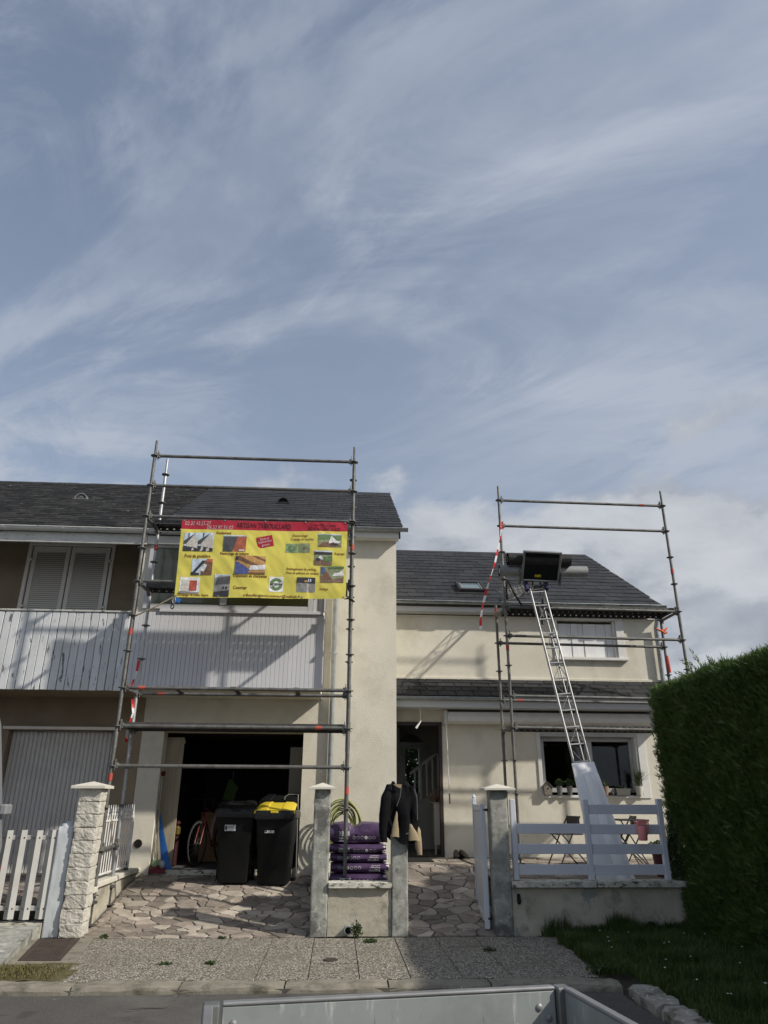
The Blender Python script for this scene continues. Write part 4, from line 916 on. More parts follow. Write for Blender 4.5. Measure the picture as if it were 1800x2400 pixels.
photo(-.423, 4.649, -.16, 4.869, 'lawn', [('dark', [(0, .72), (1, .72), (1, .9), (0, .98)]), ('sky', [(0, .92), (1, .9), (1, 1), (0, 1)]), ('soil', [(0, 0), (1, 0), (.8, .3), (0, .4)]), ('green', [(.5, .25), (1, .3), (1, .65), (.6, .6)]), ('white', [(.2, .4), (.5, .38), (.42, .66), (.28, .62)]), ('dark', [(.1, .3), (.3, .28), (.35, .45), (.12, .5)])])
photo(-.323, 4.383, .014, 4.631, 'lawn', [('soil', [(0, 0), (1, 0), (1, .35), (.5, .2), (0, .45)]), ('white', [(.5, .4), (1, .45), (1, .85), (.8, .62), (.6, .6)]), ('brown', [(.1, .5), (.2, .15), (.5, .25), (.35, .4), (.22, .8)]), ('blue', [(0, .55), (.14, .5), (.2, .9), (.02, 1)]), ('green', [(.35, .85), (1, .9), (1, 1), (.35, 1)])])
photo(-.66, 4.237, -.394, 4.456, 'grey', [('dark', [(0, .62), (1, .6), (1, 1), (0, 1)]), ('wood', [(.4, .68), (.6, .68), (.58, .8), (.42, .8)]), ('sky', [(.62, .7), (.78, .7), (.78, .9), (.62, .9)])])
dv = MB(); cx, cz = -1.154, 4.986; q = [(-.118, -.088), (.118, -.088), (.118, .088), (-.118, .088)]
dv.add([(cx + p[0] * .97 - p[1] * .22, bwave(cx, cz) - .004, cz + p[0] * .22 + p[1] * .97) for p in q], [(0, 1, 2, 3)]); put(dv, 'quote_patch', banner_r, ban)
for s, dz, wd in (('Devis et', .048, .13), ('déplacement', -.002, .20), ('gratuit', -.055, .115)):
    ox, oz = -dz * .22, dz * .97
    text_obj(s, 'lettering', ink_w, ban, cx + ox - wd / 2, cz + oz - .021, cx + ox + wd / 2, cz + oz + .021, -.0065, lambda x, z: bwave(cx, cz), 0, .012, rot=.22)
# ties at the corners of the banner
ty = MB()
for (x, z) in ((.06, 5.32), (.05, 4.150)):
    ty.tube([(x - .02, 9.965, z), (x + .06, 9.99, z + .01), (x + .10, 10.0, z - .005), (x + .13, 10.02, z - .03)], [.010, .012, .010, .012], 6)
for z in (4.32, 4.40, 5.20, 5.02): ty.bev(.085, .115, 9.985, 10.03, z - .05, z + .05, .01)
put(ty, 'tie_strap', rubber, ban)
rp = MB(); rp.tube([(-2.90, 10.0, 3.862), (-2.86, 9.985, 3.86), (-2.62, 9.98, 3.985), (-2.40, 9.975, 4.12)], .010, 6); tag(put(rp, 'rope', rope_m, None, smooth=True), 'tan rope running from the left scaffold pole to the banner corner', 'rope')
hk = thing('carabiner', (-2.39, 9.96, 3.96), 'steel clip with a blue tag hanging under the lower left banner corner', 'clip')
put(MB().tube([(-2.375 + .018 * math.cos(t), 9.965, 4.075 + .045 * math.sin(t)) for t in np.linspace(0, 2 * math.pi, 13)[:-1]], .006, 6, closed=True), 'ring', alu, hk, smooth=True)
put(MB().tube([(-2.388 + .020 * math.cos(t), 9.965, 3.985 + .034 * math.sin(t)) for t in np.linspace(0, 2 * math.pi, 13)[:-1]], .008, 6, closed=True), 'hook', rubber, hk, smooth=True)
put(MB().bev(-2.36, -2.28, 9.962, 9.968, 4.05, 4.11, .002, T(-2.32, 0, 4.08) @ Matrix.Rotation(R(35), 4, 'Y') @ T(2.32, 0, -4.08)), 'tag', blue_m, hk)
def ribbon(name, pts, w, label, parent=None, seg=.13):
    """red and white barrier tape: alternating bands of a thin twisted strip"""
    pts = [Vector(p) for p in pts]; fine = []
    for i in range(len(pts) - 1):
        k = max(2, int((pts[i + 1] - pts[i]).length / .03))
        fine += [pts[i].lerp(pts[i + 1], j / k) for j in range(k)]
    fine.append(pts[-1]); th = thing(name, fine[-1], label, 'tape', 'lengths of red and white barrier tape'); run = 0; cur = 0; start = 0; acc = [[], []]
    for i in range(len(fine) - 1):
        a, b = fine[i], fine[i + 1]; tw = 1.1 * math.sin(run * 2.3) + .5 * math.sin(run * 7); tw2 = 1.1 * math.sin((run + (b - a).length) * 2.3) + .5 * math.sin((run + (b - a).length) * 7)
        def sd(t): return Vector((math.cos(t), math.sin(t) * .9, .12))
        acc[int(run / seg) % 2].append((a - sd(tw) * w / 2, a + sd(tw) * w / 2, b + sd(tw2) * w / 2, b - sd(tw2) * w / 2)); run += (b - a).length
    for nm, lst, mt in (('white_bands', acc[1], M('white tape', (.72, .72, .74), rough=.4, transl=.2)), ('red_bands', acc[0], M('red tape', (.55, .025, .03), rough=.4, transl=.2))):
        m = MB()
        for q in lst: m.add(q, [(0, 1, 2, 3)])
        if lst: put(m, nm, mt, th, kind='stuff')
ribbon('barrier_tape', [(2.84, 11.80, 6.12), (2.80, 11.79, 5.85), (2.75, 11.78, 5.65), (2.66, 11.76, 5.31), (2.555, 11.76, 5.03), (2.48, 11.76, 4.80), (2.40, 11.77, 4.52), (2.365, 11.78, 4.30), (2.36, 11.78, 4.15)], .050, 'long red and white barrier tape hanging from the right scaffold guard rail beside the roof')
ribbon('barrier_tape', [(-2.955, 10.70, 3.35), (-2.96, 10.68, 3.16), (-3.02, 10.66, 2.92)], .040, 'short barrier tape fluttering on the left scaffold above the lower rails')
ribbon('barrier_tape', [(-2.97, 10.70, 2.80), (-2.93, 10.68, 2.60), (-2.98, 10.68, 2.40), (-2.97, 10.67, 2.20)], .040, 'barrier tape end tied low on the left scaffold beside the garage pier')
ot = thing('strap', (5.88, 12.5, 4.3), 'orange strap knotted round the rear right scaffold pole by the downpipe', 'strap')
put(MB().tube([(5.74, 12.52, 4.40), (5.82, 12.53, 4.36), (5.90, 12.52, 4.35), (5.96, 12.52, 4.41)], [.010, .02, .028, .012], 6).tube([(5.84, 12.52, 4.36), (5.90, 12.50, 4.30), (5.93, 12.5, 4.32)], .02, 6), 'knot', orange_m, ot)
put(MB().tube([(5.885, 12.545, 3.90), (5.89, 12.54, 3.75), (5.90, 12.54, 3.60)], [.032, .036, .03], 8), 'wrapped_tail', red_tape, ot)

# ------------------------------------------------------------------ pillars, garden walls, fences, gate
def rough_box(x0, x1, y0, y1, z0, z1, amp, seed, nx=5, ny=5, nz=8, bev=.012):
    """box with a subdivided, slightly uneven skin (cast or split faces)"""
    bm = bmesh.new(); bmesh.ops.create_cube(bm, size=1)
    bmesh.ops.subdivide_edges(bm, edges=list(bm.edges), cuts=max(nx, ny, nz), use_grid_fill=True)
    for v in bm.verts:
        p = Vector(((x0 + x1) / 2 + v.co.x * (x1 - x0), (y0 + y1) / 2 + v.co.y * (y1 - y0), (z0 + z1) / 2 + v.co.z * (z1 - z0)))
        e = sum(abs(abs(c) - .5) < 1e-4 for c in v.co)
        n = Vector([math.copysign(1, c) if abs(abs(c) - .5) < 1e-4 else 0 for c in v.co]).normalized()
        d = noise.noise((p.x * 13 + seed, p.y * 13, p.z * 13)) * amp + noise.noise((p.x * 37 + seed, p.y * 37, p.z * 37)) * amp * .5
        v.co = p + n * (d - (bev if e >= 2 else 0))
    return bm
def cap_mb(x0, x1, y0, y1, z0, zs, z1):
    cx, cy = (x0 + x1) / 2, (y0 + y1) / 2; m = MB()
    m.add([(x0, y0, z0), (x1, y0, z0), (x1, y1, z0), (x0, y1, z0), (x0, y0, zs), (x1, y0, zs), (x1, y1, zs), (x0, y1, zs), (cx, cy, z1)],
          [(0, 1, 2, 3), (0, 4, 5, 1), (1, 5, 6, 2), (2, 6, 7, 3), (3, 7, 4, 0), (4, 8, 5), (5, 8, 6), (6, 8, 7), (7, 8, 4)])
    return m
p1 = thing('gate_pillar', (-2.97, 9.57, 0), 'pillar of rough split stone blocks with a pale cap at the left edge of the driveway', 'pillar')
for i in range(11):
    o = random.uniform(-.006, .006); t = 1 - .006 * i
    put(MB().bm(rough_box(-3.10 + o, -2.845 + o * .5, 9.43, 9.69, .012 + i * .1425, .012 + i * .1425 + .1405, .012, i * 7, 9, 9, 9, .004)), 'stone_block', stone_blk, p1)
put(cap_mb(-3.19, -2.79, 9.37, 9.75, 1.583, 1.613, 1.665), 'cap', cap_m, p1)
post = MB().bm(rough_box(-3.30, -3.112, 9.47, 9.66, 0, 1.16, .006, 3, 6, 6, 12, .01)); post.lathe([(.093, 0), (.075, .04), (.03, .062), (.001, .066)], (-3.206, 9.565, 1.15), 14)
tag(put(post, 'gate_post', paint_old, None, smooth=True), 'chipped white painted concrete post leaning against the rough stone pillar', 'post')
p2 = thing('gate_pillar', (-.17, 9.54, 0), 'tall bare grey concrete pillar with a pale cap between driveway and purple sacks', 'pillar')
put(MB().bm(rough_box(-.27, -.072, 9.44, 9.64, 0, 1.588, .004, 21, 4, 4, 14, .006)), 'shaft', concrete, p2, smooth=True); put(cap_mb(-.337, -.012, 9.37, 9.71, 1.59, 1.612, 1.668), 'cap', cap_m, p2)
p3 = thing('gate_pillar', (.78, 9.54, 0), 'cracked concrete pillar hidden at the top by the hanging black jacket', 'pillar')
put(MB().bm(rough_box(.682, .878, 9.44, 9.64, 0, 1.50, .004, 33, 4, 4, 14, .006)), 'shaft', concrete, p3, smooth=True); put(cap_mb(.67, .89, 9.43, 9.65, 1.502, 1.53, 1.57), 'cap', cap_m, p3)
p4 = thing('gate_pillar', (2.02, 9.54, 0), 'grey concrete pillar with pale cap beside the open white gate and rail fence', 'pillar')
put(MB().bm(rough_box(1.905, 2.122, 9.44, 9.64, 0, 1.588, .004, 45, 4, 4, 14, .006)), 'shaft', concrete, p4, smooth=True); put(cap_mb(1.832, 2.222, 9.37, 9.71, 1.592, 1.614, 1.666), 'cap', cap_m, p4)
gw = thing('garden_wall', (.3, 9.53, 0), 'short low rendered wall with mossy coping below the stacked purple sacks', 'wall')
put(MB().bm(rough_box(-.070, .680, 9.465, 9.60, 0, .50, .007, 51, 10, 3, 10, .004)), 'render', wall_m, gw, smooth=True); put(MB().bm(rough_box(-.068, .679, 9.40, 9.67, .503, .566, .005, 55, 12, 6, 3, .008)), 'coping', coping_m, gw, smooth=True)
gw2 = thing('garden_wall', (3.2, 9.53, 0), 'longer low rendered wall with mossy coping under the white rail fence', 'wall')
put(MB().bm(rough_box(2.124, 4.40, 9.465, 9.60, -.02, .505, .007, 61, 24, 3, 10, .004)), 'render', wall_m, gw2, smooth=True)
for (a, b) in ((2.126, 3.155), (3.165, 4.40)): put(MB().bm(rough_box(a, b, 9.40, 9.67, .507, .576, .006, a, 16, 6, 3, .008)), 'coping', coping_m, gw2, smooth=True)
def pipe_end(x, z, label, mat):
    t = thing('drain_pipe', (x, 9.42, z - .05), label, 'pipe', None)
    m = MB(); m.lathe([(.036, 0), (.045, 0), (.045, .07), (.036, .07), (.036, 0)], n=18, mat=T(x, 9.47, z) @ Matrix.Rotation(R(90), 4, 'X')); put(m, 'tube', mat, t, smooth=True)
    put(MB().lathe([(.036, 0), (.036, .004)], n=18, mat=T(x, 9.455, z) @ Matrix.Rotation(R(90), 4, 'X')), 'bore', rubber, t)
pipe_end(.175, .072, 'grey drain pipe end poking out low beneath the purple sacks', zinc); pipe_end(3.77, .10, 'dark drain pipe end low in the wall near the hedge', rubber)
tag(put(MB().bm(rough_box(2.178, 2.225, 9.440, 9.466, .33, .44, .01, 5, 4, 3, 5, .01)), 'wall_socket', rubber, None), 'small black broken fitting on the wall beside the right pillar', 'fitting')
# rail fence
rfen = thing('rail_fence', (3.1, 9.52, .576), 'white plastic fence of wide horizontal rails on the low wall', 'fence')
for x, z1 in ((2.172, 1.485), (3.105, 1.49), (4.06, 1.50)): put(MB().bev(x, x + .065, 9.50, 9.565, .577, z1, .006), 'post', pvc, rfen)
for (a, b, zs) in ((2.238, 3.104, (.635, .864, 1.093)), (3.171, 4.059, (.635, .864, 1.088, 1.318))):
    for z in zs: put(MB().bev(a, b, 9.515, 9.550, z, z + .113, .004), 'rail', pvc, rfen)
# open gate leaf
gate = thing('gate', (1.86, 9.62, .1), 'white plastic gate leaf standing open beside the grey concrete pillar', 'gate')
gd = Vector((.075, 1.0, 0)).normalized(); gn = Vector((gd.y, -gd.x, 0)); GM = frame((1.845, 9.64, 0), gd, gn, Vector((0, 0, 1)))
m = MB(); m.bev(0, .07, -.025, .025, .11, 1.43, .005, GM); m.bev(.93, 1.0, -.025, .025, .11, 1.49, .005, GM); m.bev(.071, .929, -.022, .022, .11, .20, .005, GM); m.bev(.071, .929, -.022, .022, .66, .76, .005, GM); m.bev(.071, .929, -.022, .022, 1.34, 1.42, .005, GM)
m.bev(-.045, -.005, -.03, .03, .05, 1.40, .004, GM); put(m, 'frame', pvc, gate); put(MB().bev(.07, .93, -.012, .012, .20, .66, .003, GM), 'panel', pvc, gate)
for i in range(7): put(MB().bev(.085 + i * .122, .085 + i * .122 + .112, -.012, .012, .76, 1.34, .004, GM), 'slat', pvc, gate)
hh = MB(); hh.tube([(1.845, 9.60, 1.36), (1.90, 9.60, 1.36)], .012, 8); hh.lathe([(.02, 0), (.02, .03)], (1.885, 9.60, 1.345), 10); hh.tube([(1.85, 9.60, .16), (1.90, 9.60, .16)], .014, 8); put(hh, 'hinge', iron, gate); put(MB().lathe([(.025, 0), (.03, .02), (.004, .06)], tuple(GM @ Vector((.97, 0, 1.49))), 10), 'finial', pvc, gate)
# picket fence on the left
pk = thing('picket_fence', (-4.3, 9.52, .15), 'white fence of ridged upright boards in front of the neighbour yard', 'fence')
def picket(): return MB().loft([[(-.056, 0, z), (0, -.030, z), (.056, 0, z), (.052, .012, z), (0, -.018, z), (-.052, .012, z)] for z in (.185, 1.117)]).mesh('picket')
pkm = picket(); pkm.materials.append(picket_m)
for i in range(14): inst(pkm, 'picket', pk, T(-3.352 - i * .1755 + random.uniform(-.004, .004), 9.50, random.uniform(-.006, .006)) @ Matrix.Rotation(R(random.uniform(-.5, .5)), 4, 'Y'))
for z in (.27, 1.01): put(MB().bev(-5.75, -3.295, 9.513, 9.545, z, z + .05, .004), 'rail', picket_m, pk)
bl_ = MB()
for i in range(8):
    for z in (.295, 1.035):
        for s in (-.03, .03): bl_.lathe([(.008, 0), (.010, .004), (.004, .008)], n=8, mat=T(-3.352 - i * .1755 + s, 9.487, z) @ Matrix.Rotation(R(90), 4, 'X'))
put(bl_, 'bolts', iron, pk, kind='stuff')
# spear-topped metal fence along the driveway
lw = thing('garden_wall', (-3.0, 10.9, .0), 'low cream wall with stepped coping slabs along the left side of the driveway', 'wall')
put(MB().box(-3.06, -2.945, 9.70, 12.09, -.05, .435), 'render', wall_m, lw)
for (a, b, z) in ((9.70, 10.05, .40), (10.05, 11.0, .445), (11.0, 11.9, .452), (11.9, 12.09, .44)): put(MB().bev(-3.09, -2.90, a + .004, b - .004, z, z + .065, .008), 'coping', cap_m, lw)
sf = thing('spear_fence', (-2.98, 10.9, .5), 'narrow white metal fence with spear tips along the left of the driveway', 'fence')
sm = MB().tube([(0, 0, .56), (0, 0, 1.25)], .0095, 6); sm.lathe([(.010, 1.25), (.016, 1.275), (.008, 1.29), (.015, 1.31), (.003, 1.39)], n=8); smm = sm.mesh('bar', smooth=True); smm.materials.append(white_trim)
y = 9.76
while y < 11.55: inst(smm, 'bar', sf, T(-2.975, y, 0)); y += .105
for z in (.56, 1.185): put(MB().bev(-2.99, -2.96, 9.70, 11.56, z, z + .022, .003), 'rail', white_trim, sf)
put(MB().bev(-2.995, -2.955, 11.54, 11.58, .51, 1.25, .004), 'post', white_trim, sf)
# retaining step beside the driveway
tag(put(MB().bm(rough_box(-.20, -.065, 10.9, 12.08, .15, .72, .006, 71, 3, 8, 6, .01)).bm(rough_box(-.21, -.065, 10.1, 10.88, -.1, .55, .006, 72, 3, 8, 6, .01)), 'step_blocks', coping_m, None), 'pale stepped blocks behind the grey pillar at the right of the driveway', 'kerb blocks')
cov = thing('manhole_cover', (-2.98, 8.8, 0), 'rusty brown rectangular manhole cover set in concrete at the left pavement end', 'manhole cover')
put(MB().prism([(-3.05, 8.25), (-2.645, 8.235), (-2.83, 9.37), (-3.285, 9.386)], 2, .004, .014), 'plate', iron, cov)
stud = MB()
for i in range(11):
    for j in range(22):
        y = 8.30 + j * .049; x = -2.99 - (y - 8.25) * .205 + i * .029
        if x < -2.68 - (y - 8.25) * .165: stud.box(x, x + .016, y, y + .008, .014, .0175) if (i + j) % 2 else stud.box(x + .004, x + .012, y - .004, y + .012, .014, .0175)
put(stud, 'studs', iron, cov, kind='stuff')
tag(put(MB().lathe([(.075, .0), (.075, .009), (.06, .012), (.058, .008), (.001, .008)], (-.016, 8.195, .0), 20), 'valve_cover', iron, None), 'small round iron valve cover set in the pavement slabs', 'cover')

# ------------------------------------------------------------------ ladder hoist with its load
ho = thing('ladder_hoist', (3.72, 10.6, .5), 'aluminium ladder hoist leaning up to the gutter with a black load platform on top', 'ladder hoist')
B0, T0 = Vector((3.705, 10.42, .50)), Vector((3.325, 11.62, 4.90)); ld = (T0 - B0).normalized(); lx = Vector((1, 0, 0)); lx = (lx - ld * lx.dot(ld)).normalized(); ln = ld.cross(lx).normalized()   # ln points up/back
if ln.y < 0: ln = -ln
LL = (T0 - B0).length; hw = .122
for s in (-1, 1): put(MB().tube([B0 + lx * s * hw, T0 + lx * s * hw], .017, 8), 'rail', alu, ho, smooth=True)
for s in (-1, 1): put(MB().tube([B0 + lx * s * .085 + ln * .13, T0 + lx * s * .085 + ln * .13], .012, 8), 'back_rail', alu, ho, smooth=True)
rm = MB().bev(-hw + .015, hw - .015, -.012, .012, -.010, .010, .003).mesh('rung'); rm.materials.append(alu); RM = frame((0, 0, 0), lx, ld, ld.cross(-lx))
k = .25
while k < LL: inst(rm, 'rung', ho, Matrix.Translation(B0 + ld * k) @ frame((0, 0, 0), lx, ld, lx.cross(ld))); k += .262
db = MB(); k = .25; f = 1
while k < LL - .3:
    for s in (-1, 1): db.tube([B0 + ld * k + lx * s * (hw if f > 0 else .085) + ln * (0 if f > 0 else .13), B0 + ld * (k + .262) + lx * s * (.085 if f > 0 else hw) + ln * (.13 if f > 0 else 0)], .007, 5)
    db.tube([B0 + ld * k - lx * f * .085 + ln * .13, B0 + ld * (k + .262) + lx * f * .085 + ln * .13], .006, 5)
    k += .262; f = -f
put(db, 'braces', alu, ho)
put(MB().tube([B0 + ld * .3 + ln * .03, T0 - ld * .15 + ln * .03], .004, 5), 'hoist_cable', steel_dk, ho)
put(MB().tube([B0 + ld * (LL - .55) + lx * .02 + ln * .18, B0 + ld * (LL - .30) + lx * .02 + ln * .18], .055, 12), 'motor', steel_dk, ho, smooth=True)
# platform: tilted tray seen from below
pu = Vector((.03, -.62, 1)).normalized(); px_ = Vector((1, .02, -.03)).normalized(); px_ = (px_ - pu * px_.dot(pu)).normalized(); pn = px_.cross(pu)
PM = frame((3.045, 11.56, 4.955), px_, pu, pn)   # local z toward the camera (-y)
if (PM.to_3x3() @ Vector((0, 0, 1))).y > 0: PM = frame((3.045, 11.56, 4.955), px_, pu, -pn)
pf = MB(); W_, H_ = .665, .535
pf.bev(0, .034, 0, H_, -.03, .03, .006, PM); pf.bev(W_ - .035, W_, 0, H_, -.03, .03, .006, PM); pf.bev(.035, W_ - .035, 0, .035, -.03, .03, .006, PM); pf.bev(.035, W_ - .035, H_ - .035, H_, -.03, .03, .006, PM); pf.bev(.0, W_, -.002, .022, -.20, -.031, .004, PM)
plat = put(pf, 'platform_frame', M('dull grey tray frame', (.20, .21, .21), (.27, .28, .28), 6, rough=.5, metal=.5), ho)
put(MB().box(.035, W_ - .035, .035, H_ - .035, -.012, .0, PM), 'tray', black_pl, plat)
put(MB().bev(.235, .345, .075, .125, .0005, .003, .001, PM), 'warning_label', M('yellow label', (.55, .44, .03), (.16, .12, .01), 40, .45, .6, rough=.5), plat)
sd = MB()
for x0 in (-.03, W_ + .002): sd.bev(x0, x0 + .028, -.05, .19, -.05, .05, .006, PM)
put(sd, 'side_bracket', M('dull dark bracket', (.10, .105, .105), rough=.5, metal=.4), plat)
cg = MB(); c0 = B0 + ld * (LL - .02)
for s in (-1, 1):
    cg.bev(-.03, .03, -.10, .10, -.05, .05, .012, Matrix.Translation(c0 + lx * s * .175 + ld * .02) @ frame((0, 0, 0), lx, ld, lx.cross(ld)))
put(cg, 'carriage_sides', M('dark blue paint', (.02, .025, .09), rough=.5), ho, kind='stuff')
cm = MB()
for s in (-1, 1):
    cm.tube([c0 + lx * s * .10 - ld * .10, c0 + lx * s * .05 + Vector((0, .0, .12))], .014, 6); cm.lathe([(.035, -.015), (.035, .015)], n=12, mat=Matrix.Translation(c0 + lx * s * .11 - ld * .02) @ Matrix.Rotation(R(90), 4, 'Y'))
cm.tube([c0 - lx * .18 + Vector((0, 0, .10)), c0 + lx * .20 + Vector((0, 0, .10))], .022, 8); cm.tube([c0 - lx * .12 - ld * .08, c0 + lx * .14 - ld * .06], .02, 8)
cm.bev(-.06, .06, -.04, .04, -.03, .05, .01, Matrix.Translation(c0 + Vector((.02, .04, -.03)))); cm.tube([c0 + lx * .1 - ld * .2 + ln * .1, c0 + lx * .02 - ld * .62 + ln * .22], .03, 6)
put(cm, 'carriage', steel_dk, ho)
# knee section lying towards the roof, with its lattice
kn = MB(); ka = Vector((3.25, 11.85, 4.96)); kb_ = Vector((3.16, 13.30, 5.28)); kd = (kb_ - ka)
offs = [Vector((-.12, 0, .0)), Vector((.12, 0, .0)), Vector((0, .03, -.14))]
for o in offs: kn.tube([ka + o, kb_ + o], .012, 6)
for i in range(6):
    a, b = ka + kd * (i / 6), ka + kd * ((i + 1) / 6)
    for q in range(3): kn.tube([a + offs[q], b + offs[(q + 1) % 3]], .007, 5); kn.tube([a + offs[q], a + offs[(q + 1) % 3]], .007, 5)
kn.bev(-.20, .20, -.02, .02, -.02, .02, .004, T(3.15, 12.1, 4.84) @ Matrix.Rotation(R(-22), 4, 'Y'))
put(kn, 'knee_section', alu, ho)
put(MB().tube([(2.88, 11.93, 4.72), (2.875, 11.9, 4.92), (2.90, 11.9, 5.065), (2.925, 11.9, 5.02), (3.0, 11.9, 4.83), (3.135, 11.9, 4.60)], .016, 8), 'lever', rubber, ho, smooth=True)
def roll(name, x0, x1, y, z, r, mat, label, spiral=True, tilt=0.0, squash=1.0):
    t = thing(name, ((x0 + x1) / 2, y, z - r), label, 'roll')
    m = MB(); n = 22; prof = []
    L_ = [[(x, y + r * math.cos(2 * math.pi * i / n) * (1 + .03 * math.sin(3 * i)), z + tilt * (x - x0) + r * squash * math.sin(2 * math.pi * i / n) * (1 + .03 * math.cos(2 * i))) for i in range(n)] for x in np.linspace(x0, x1, 9)]
    m.loft(L_, cap=False)
    L2_ = [[(x, y + r * .55 * math.cos(2 * math.pi * i / n), z + tilt * (x - x0) + r * .55 * math.sin(2 * math.pi * i / n)) for i in range(n)] for x in (x0, x0 + .06)]
    m.loft([L_[0], L2_[0], L2_[1]], cap=True); m.loft([L_[-1], [(x1 - .0, p[1], p[2] + tilt * (x1 - x0)) for p in L2_[0]], [(x1 - .06, p[1], p[2] + tilt * (x1 - x0)) for p in L2_[0]]], cap=True)
    put(m, 'wound_sheet', mat, t, smooth=True)
    return t
roll('felt_roll', 2.815, 3.90, 11.45, 5.30, .110, felt_k, 'thick black roll of roofing felt behind the hoist platform', squash=.95)
roll('membrane_roll', 2.69, 4.225, 11.585, 5.132, .095, felt_g, 'long grey membrane roll sticking out on both sides below the black roll', tilt=.012)
# white sleeve over the foot of the hoist
ws = thing('protective_sheet', (3.72, 10.5, .5), 'two white plastic sheets wrapped over the lower half of the ladder hoist', 'sheet')
def sleeve(k0, k1, w0, w1, off, nrm, name, th=.03, bulge=.03, nx=10, nk=26, sd=0):
    L_ = []
    for j in range(nk + 1):
        k = k0 + (k1 - k0) * j / nk; w = w0 + (w1 - w0) * j / nk; c = B0 + ld * k + lx * (off[0] + (off[1] - off[0]) * j / nk)
        e = 1 - max(0, (j - (nk - 2)) / 2) * .35; fr_, bk = [], []
        for i in range(nx + 1):
            s = -1 + 2 * i / nx; h = bulge * (1 - s * s) + .010 * noise.noise((s * 3 + sd, k * 3.2, 0)) + .006 * noise.noise((s * 9, k * 8, sd))
            fr_.append(c + lx * s * w / 2 - ln * (nrm + th * e + h)); bk.append(c + lx * s * w / 2 * .97 - ln * nrm)
        L_.append(fr_ + bk[::-1])
    put(MB().loft(L_), name, sheet_m, ws, smooth=True)
sleeve(-.02, 1.53, .41, .335, (-.02, -.005), .02, 'wide_sheet', .05, .015, sd=1)
sleeve(-.06, 1.36, .23, .215, (.150, .045), .078, 'rolled_sheet', .05, .055, sd=5)

# ------------------------------------------------------------------ wheelie bins
def rr_loop(x0, x1, y0, y1, z, r, n=4):
    out = []
    for cx, cy, a0 in ((x1 - r, y1 - r, 0), (x0 + r, y1 - r, 90), (x0 + r, y0 + r, 180), (x1 - r, y0 + r, 270)):
        for i in range(n + 1): a = R(a0 + 90 * i / n); out.append((cx + r * math.cos(a), cy + r * math.sin(a), z))
    return out
def wheelie(x, y, z, lid_mat, label, w=.58, lid_open=0.0, rz=0.0, bag=True, seed=1):
    t = thing('wheelie_bin', (x, y, z), label, 'bin', 'wheelie bins at the garage door'); L = T(x, y, z) @ Matrix.Rotation(rz, 4, 'Z')
    def tr_(loop): return [tuple(L @ Vector(p)) for p in loop]
    loops = []
    for zz, hw_, f, b in ((.02, .205, -.22, .20), (.06, .215, -.235, .22), (.53, .242, -.275, .26), (.545, .250, -.285, .262), (.90, .270, -.315, .29), (.905, .285, -.335, .30), (.97, .288, -.34, .31), (.985, .27, -.32, .30)):
        loops.append(tr_(rr_loop(-hw_, hw_, f, b, zz, .045)))
    put(MB().loft(loops), 'body', bin_pl, t, smooth=True)
    rbm = MB()
    for k in range(7): rbm.bev(-.20 + k * .066, -.19 + k * .066, -.332, -.31, .91, .965, .002, L)
    put(rbm, 'rim_ribs', bin_pl, t, kind='stuff')
    lp = []
    for k in range(9):
        s = k / 8; yy = -.35 + .70 * s; zz = .985 + .10 * math.sin(math.pi * min(1, s * .72)) ; hw_ = .296 - .05 * s
        lp.append([(-hw_, yy, zz - .035), (-hw_ + .005, yy, zz - .004), (-hw_ + .05, yy, zz + .018), (-.11, yy, zz + .022), (-.10, yy, zz + .010), (.10, yy, zz + .010), (.11, yy, zz + .022), (hw_ - .05, yy, zz + .018), (hw_ - .005, yy, zz - .004), (hw_, yy, zz - .035), (hw_ - .02, yy, zz - .035), (-hw_ + .02, yy, zz - .035)])
    lid = put(MB().loft([tr_(q) for q in lp]), 'lid', lid_mat, t, smooth=True)
    put(MB().bev(-.055, .055, -.375, -.345, .955, .985, .006, L), 'lid_grip', lid_mat, lid)
    hm = MB(); hm.tube([tuple(L @ Vector(p)) for p in ((-.22, .36, 1.06), (.22, .36, 1.06))], .016, 8)
    for s in (-.2, 0, .2): hm.bev(s - .02, s + .02, .30, .37, 1.0, 1.07, .006, L)
    put(hm, 'handle', bin_pl, t)
    for s in (-1, 1):
        put(MB().lathe([(.06, -.025), (.098, -.022), (.10, 0), (.098, .022), (.06, .025)], n=22, mat=L @ T(s * .25, .24, .10) @ Matrix.Rotation(R(90), 4, 'Y')), 'wheel', rubber, t, smooth=True)
    if bag:   # liner folded over the rim
        lo = []; n = 56
        for zz, o in ((.995, .004), (.985, .016), (.95, .026), (.90, .030), (.875, .022)):
            lp_ = []
            for i, p in enumerate(rr_loop(-.288, .288, -.342, .31, zz, .05, 13)):
                d = Vector((p[0], p[1], 0)).normalized(); q = noise.noise((p[0] * 14 + seed, p[1] * 14, zz * 20)) * .014
                dz = noise.noise((p[0] * 9 + seed * 3, p[1] * 9, 4)) * .05 if zz < .9 else 0
                lp_.append(tuple(L @ Vector((p[0] + d.x * (o + q), p[1] + d.y * (o + q), zz + dz))))
            lo.append(lp_)
        put(MB().loft(lo, cap=False), 'bin_liner', bag_pl, t, smooth=True)
    return t, L
ba, La = wheelie(-1.455, 11.62, .345, black_pl, 'dark wheelie bin with a black lid and ragged liner in the garage doorway', seed=2, rz=R(2))
bb, Lb = wheelie(-.865, 11.57, .325, yellow_pl, 'dark wheelie bin with a bright yellow lid', seed=5, rz=R(-4))
bc, Lc = wheelie(-.86, 12.35, .452, bin_pl, 'third dark bin half hidden behind the yellow lidded one', seed=8, rz=R(-10), bag=False)
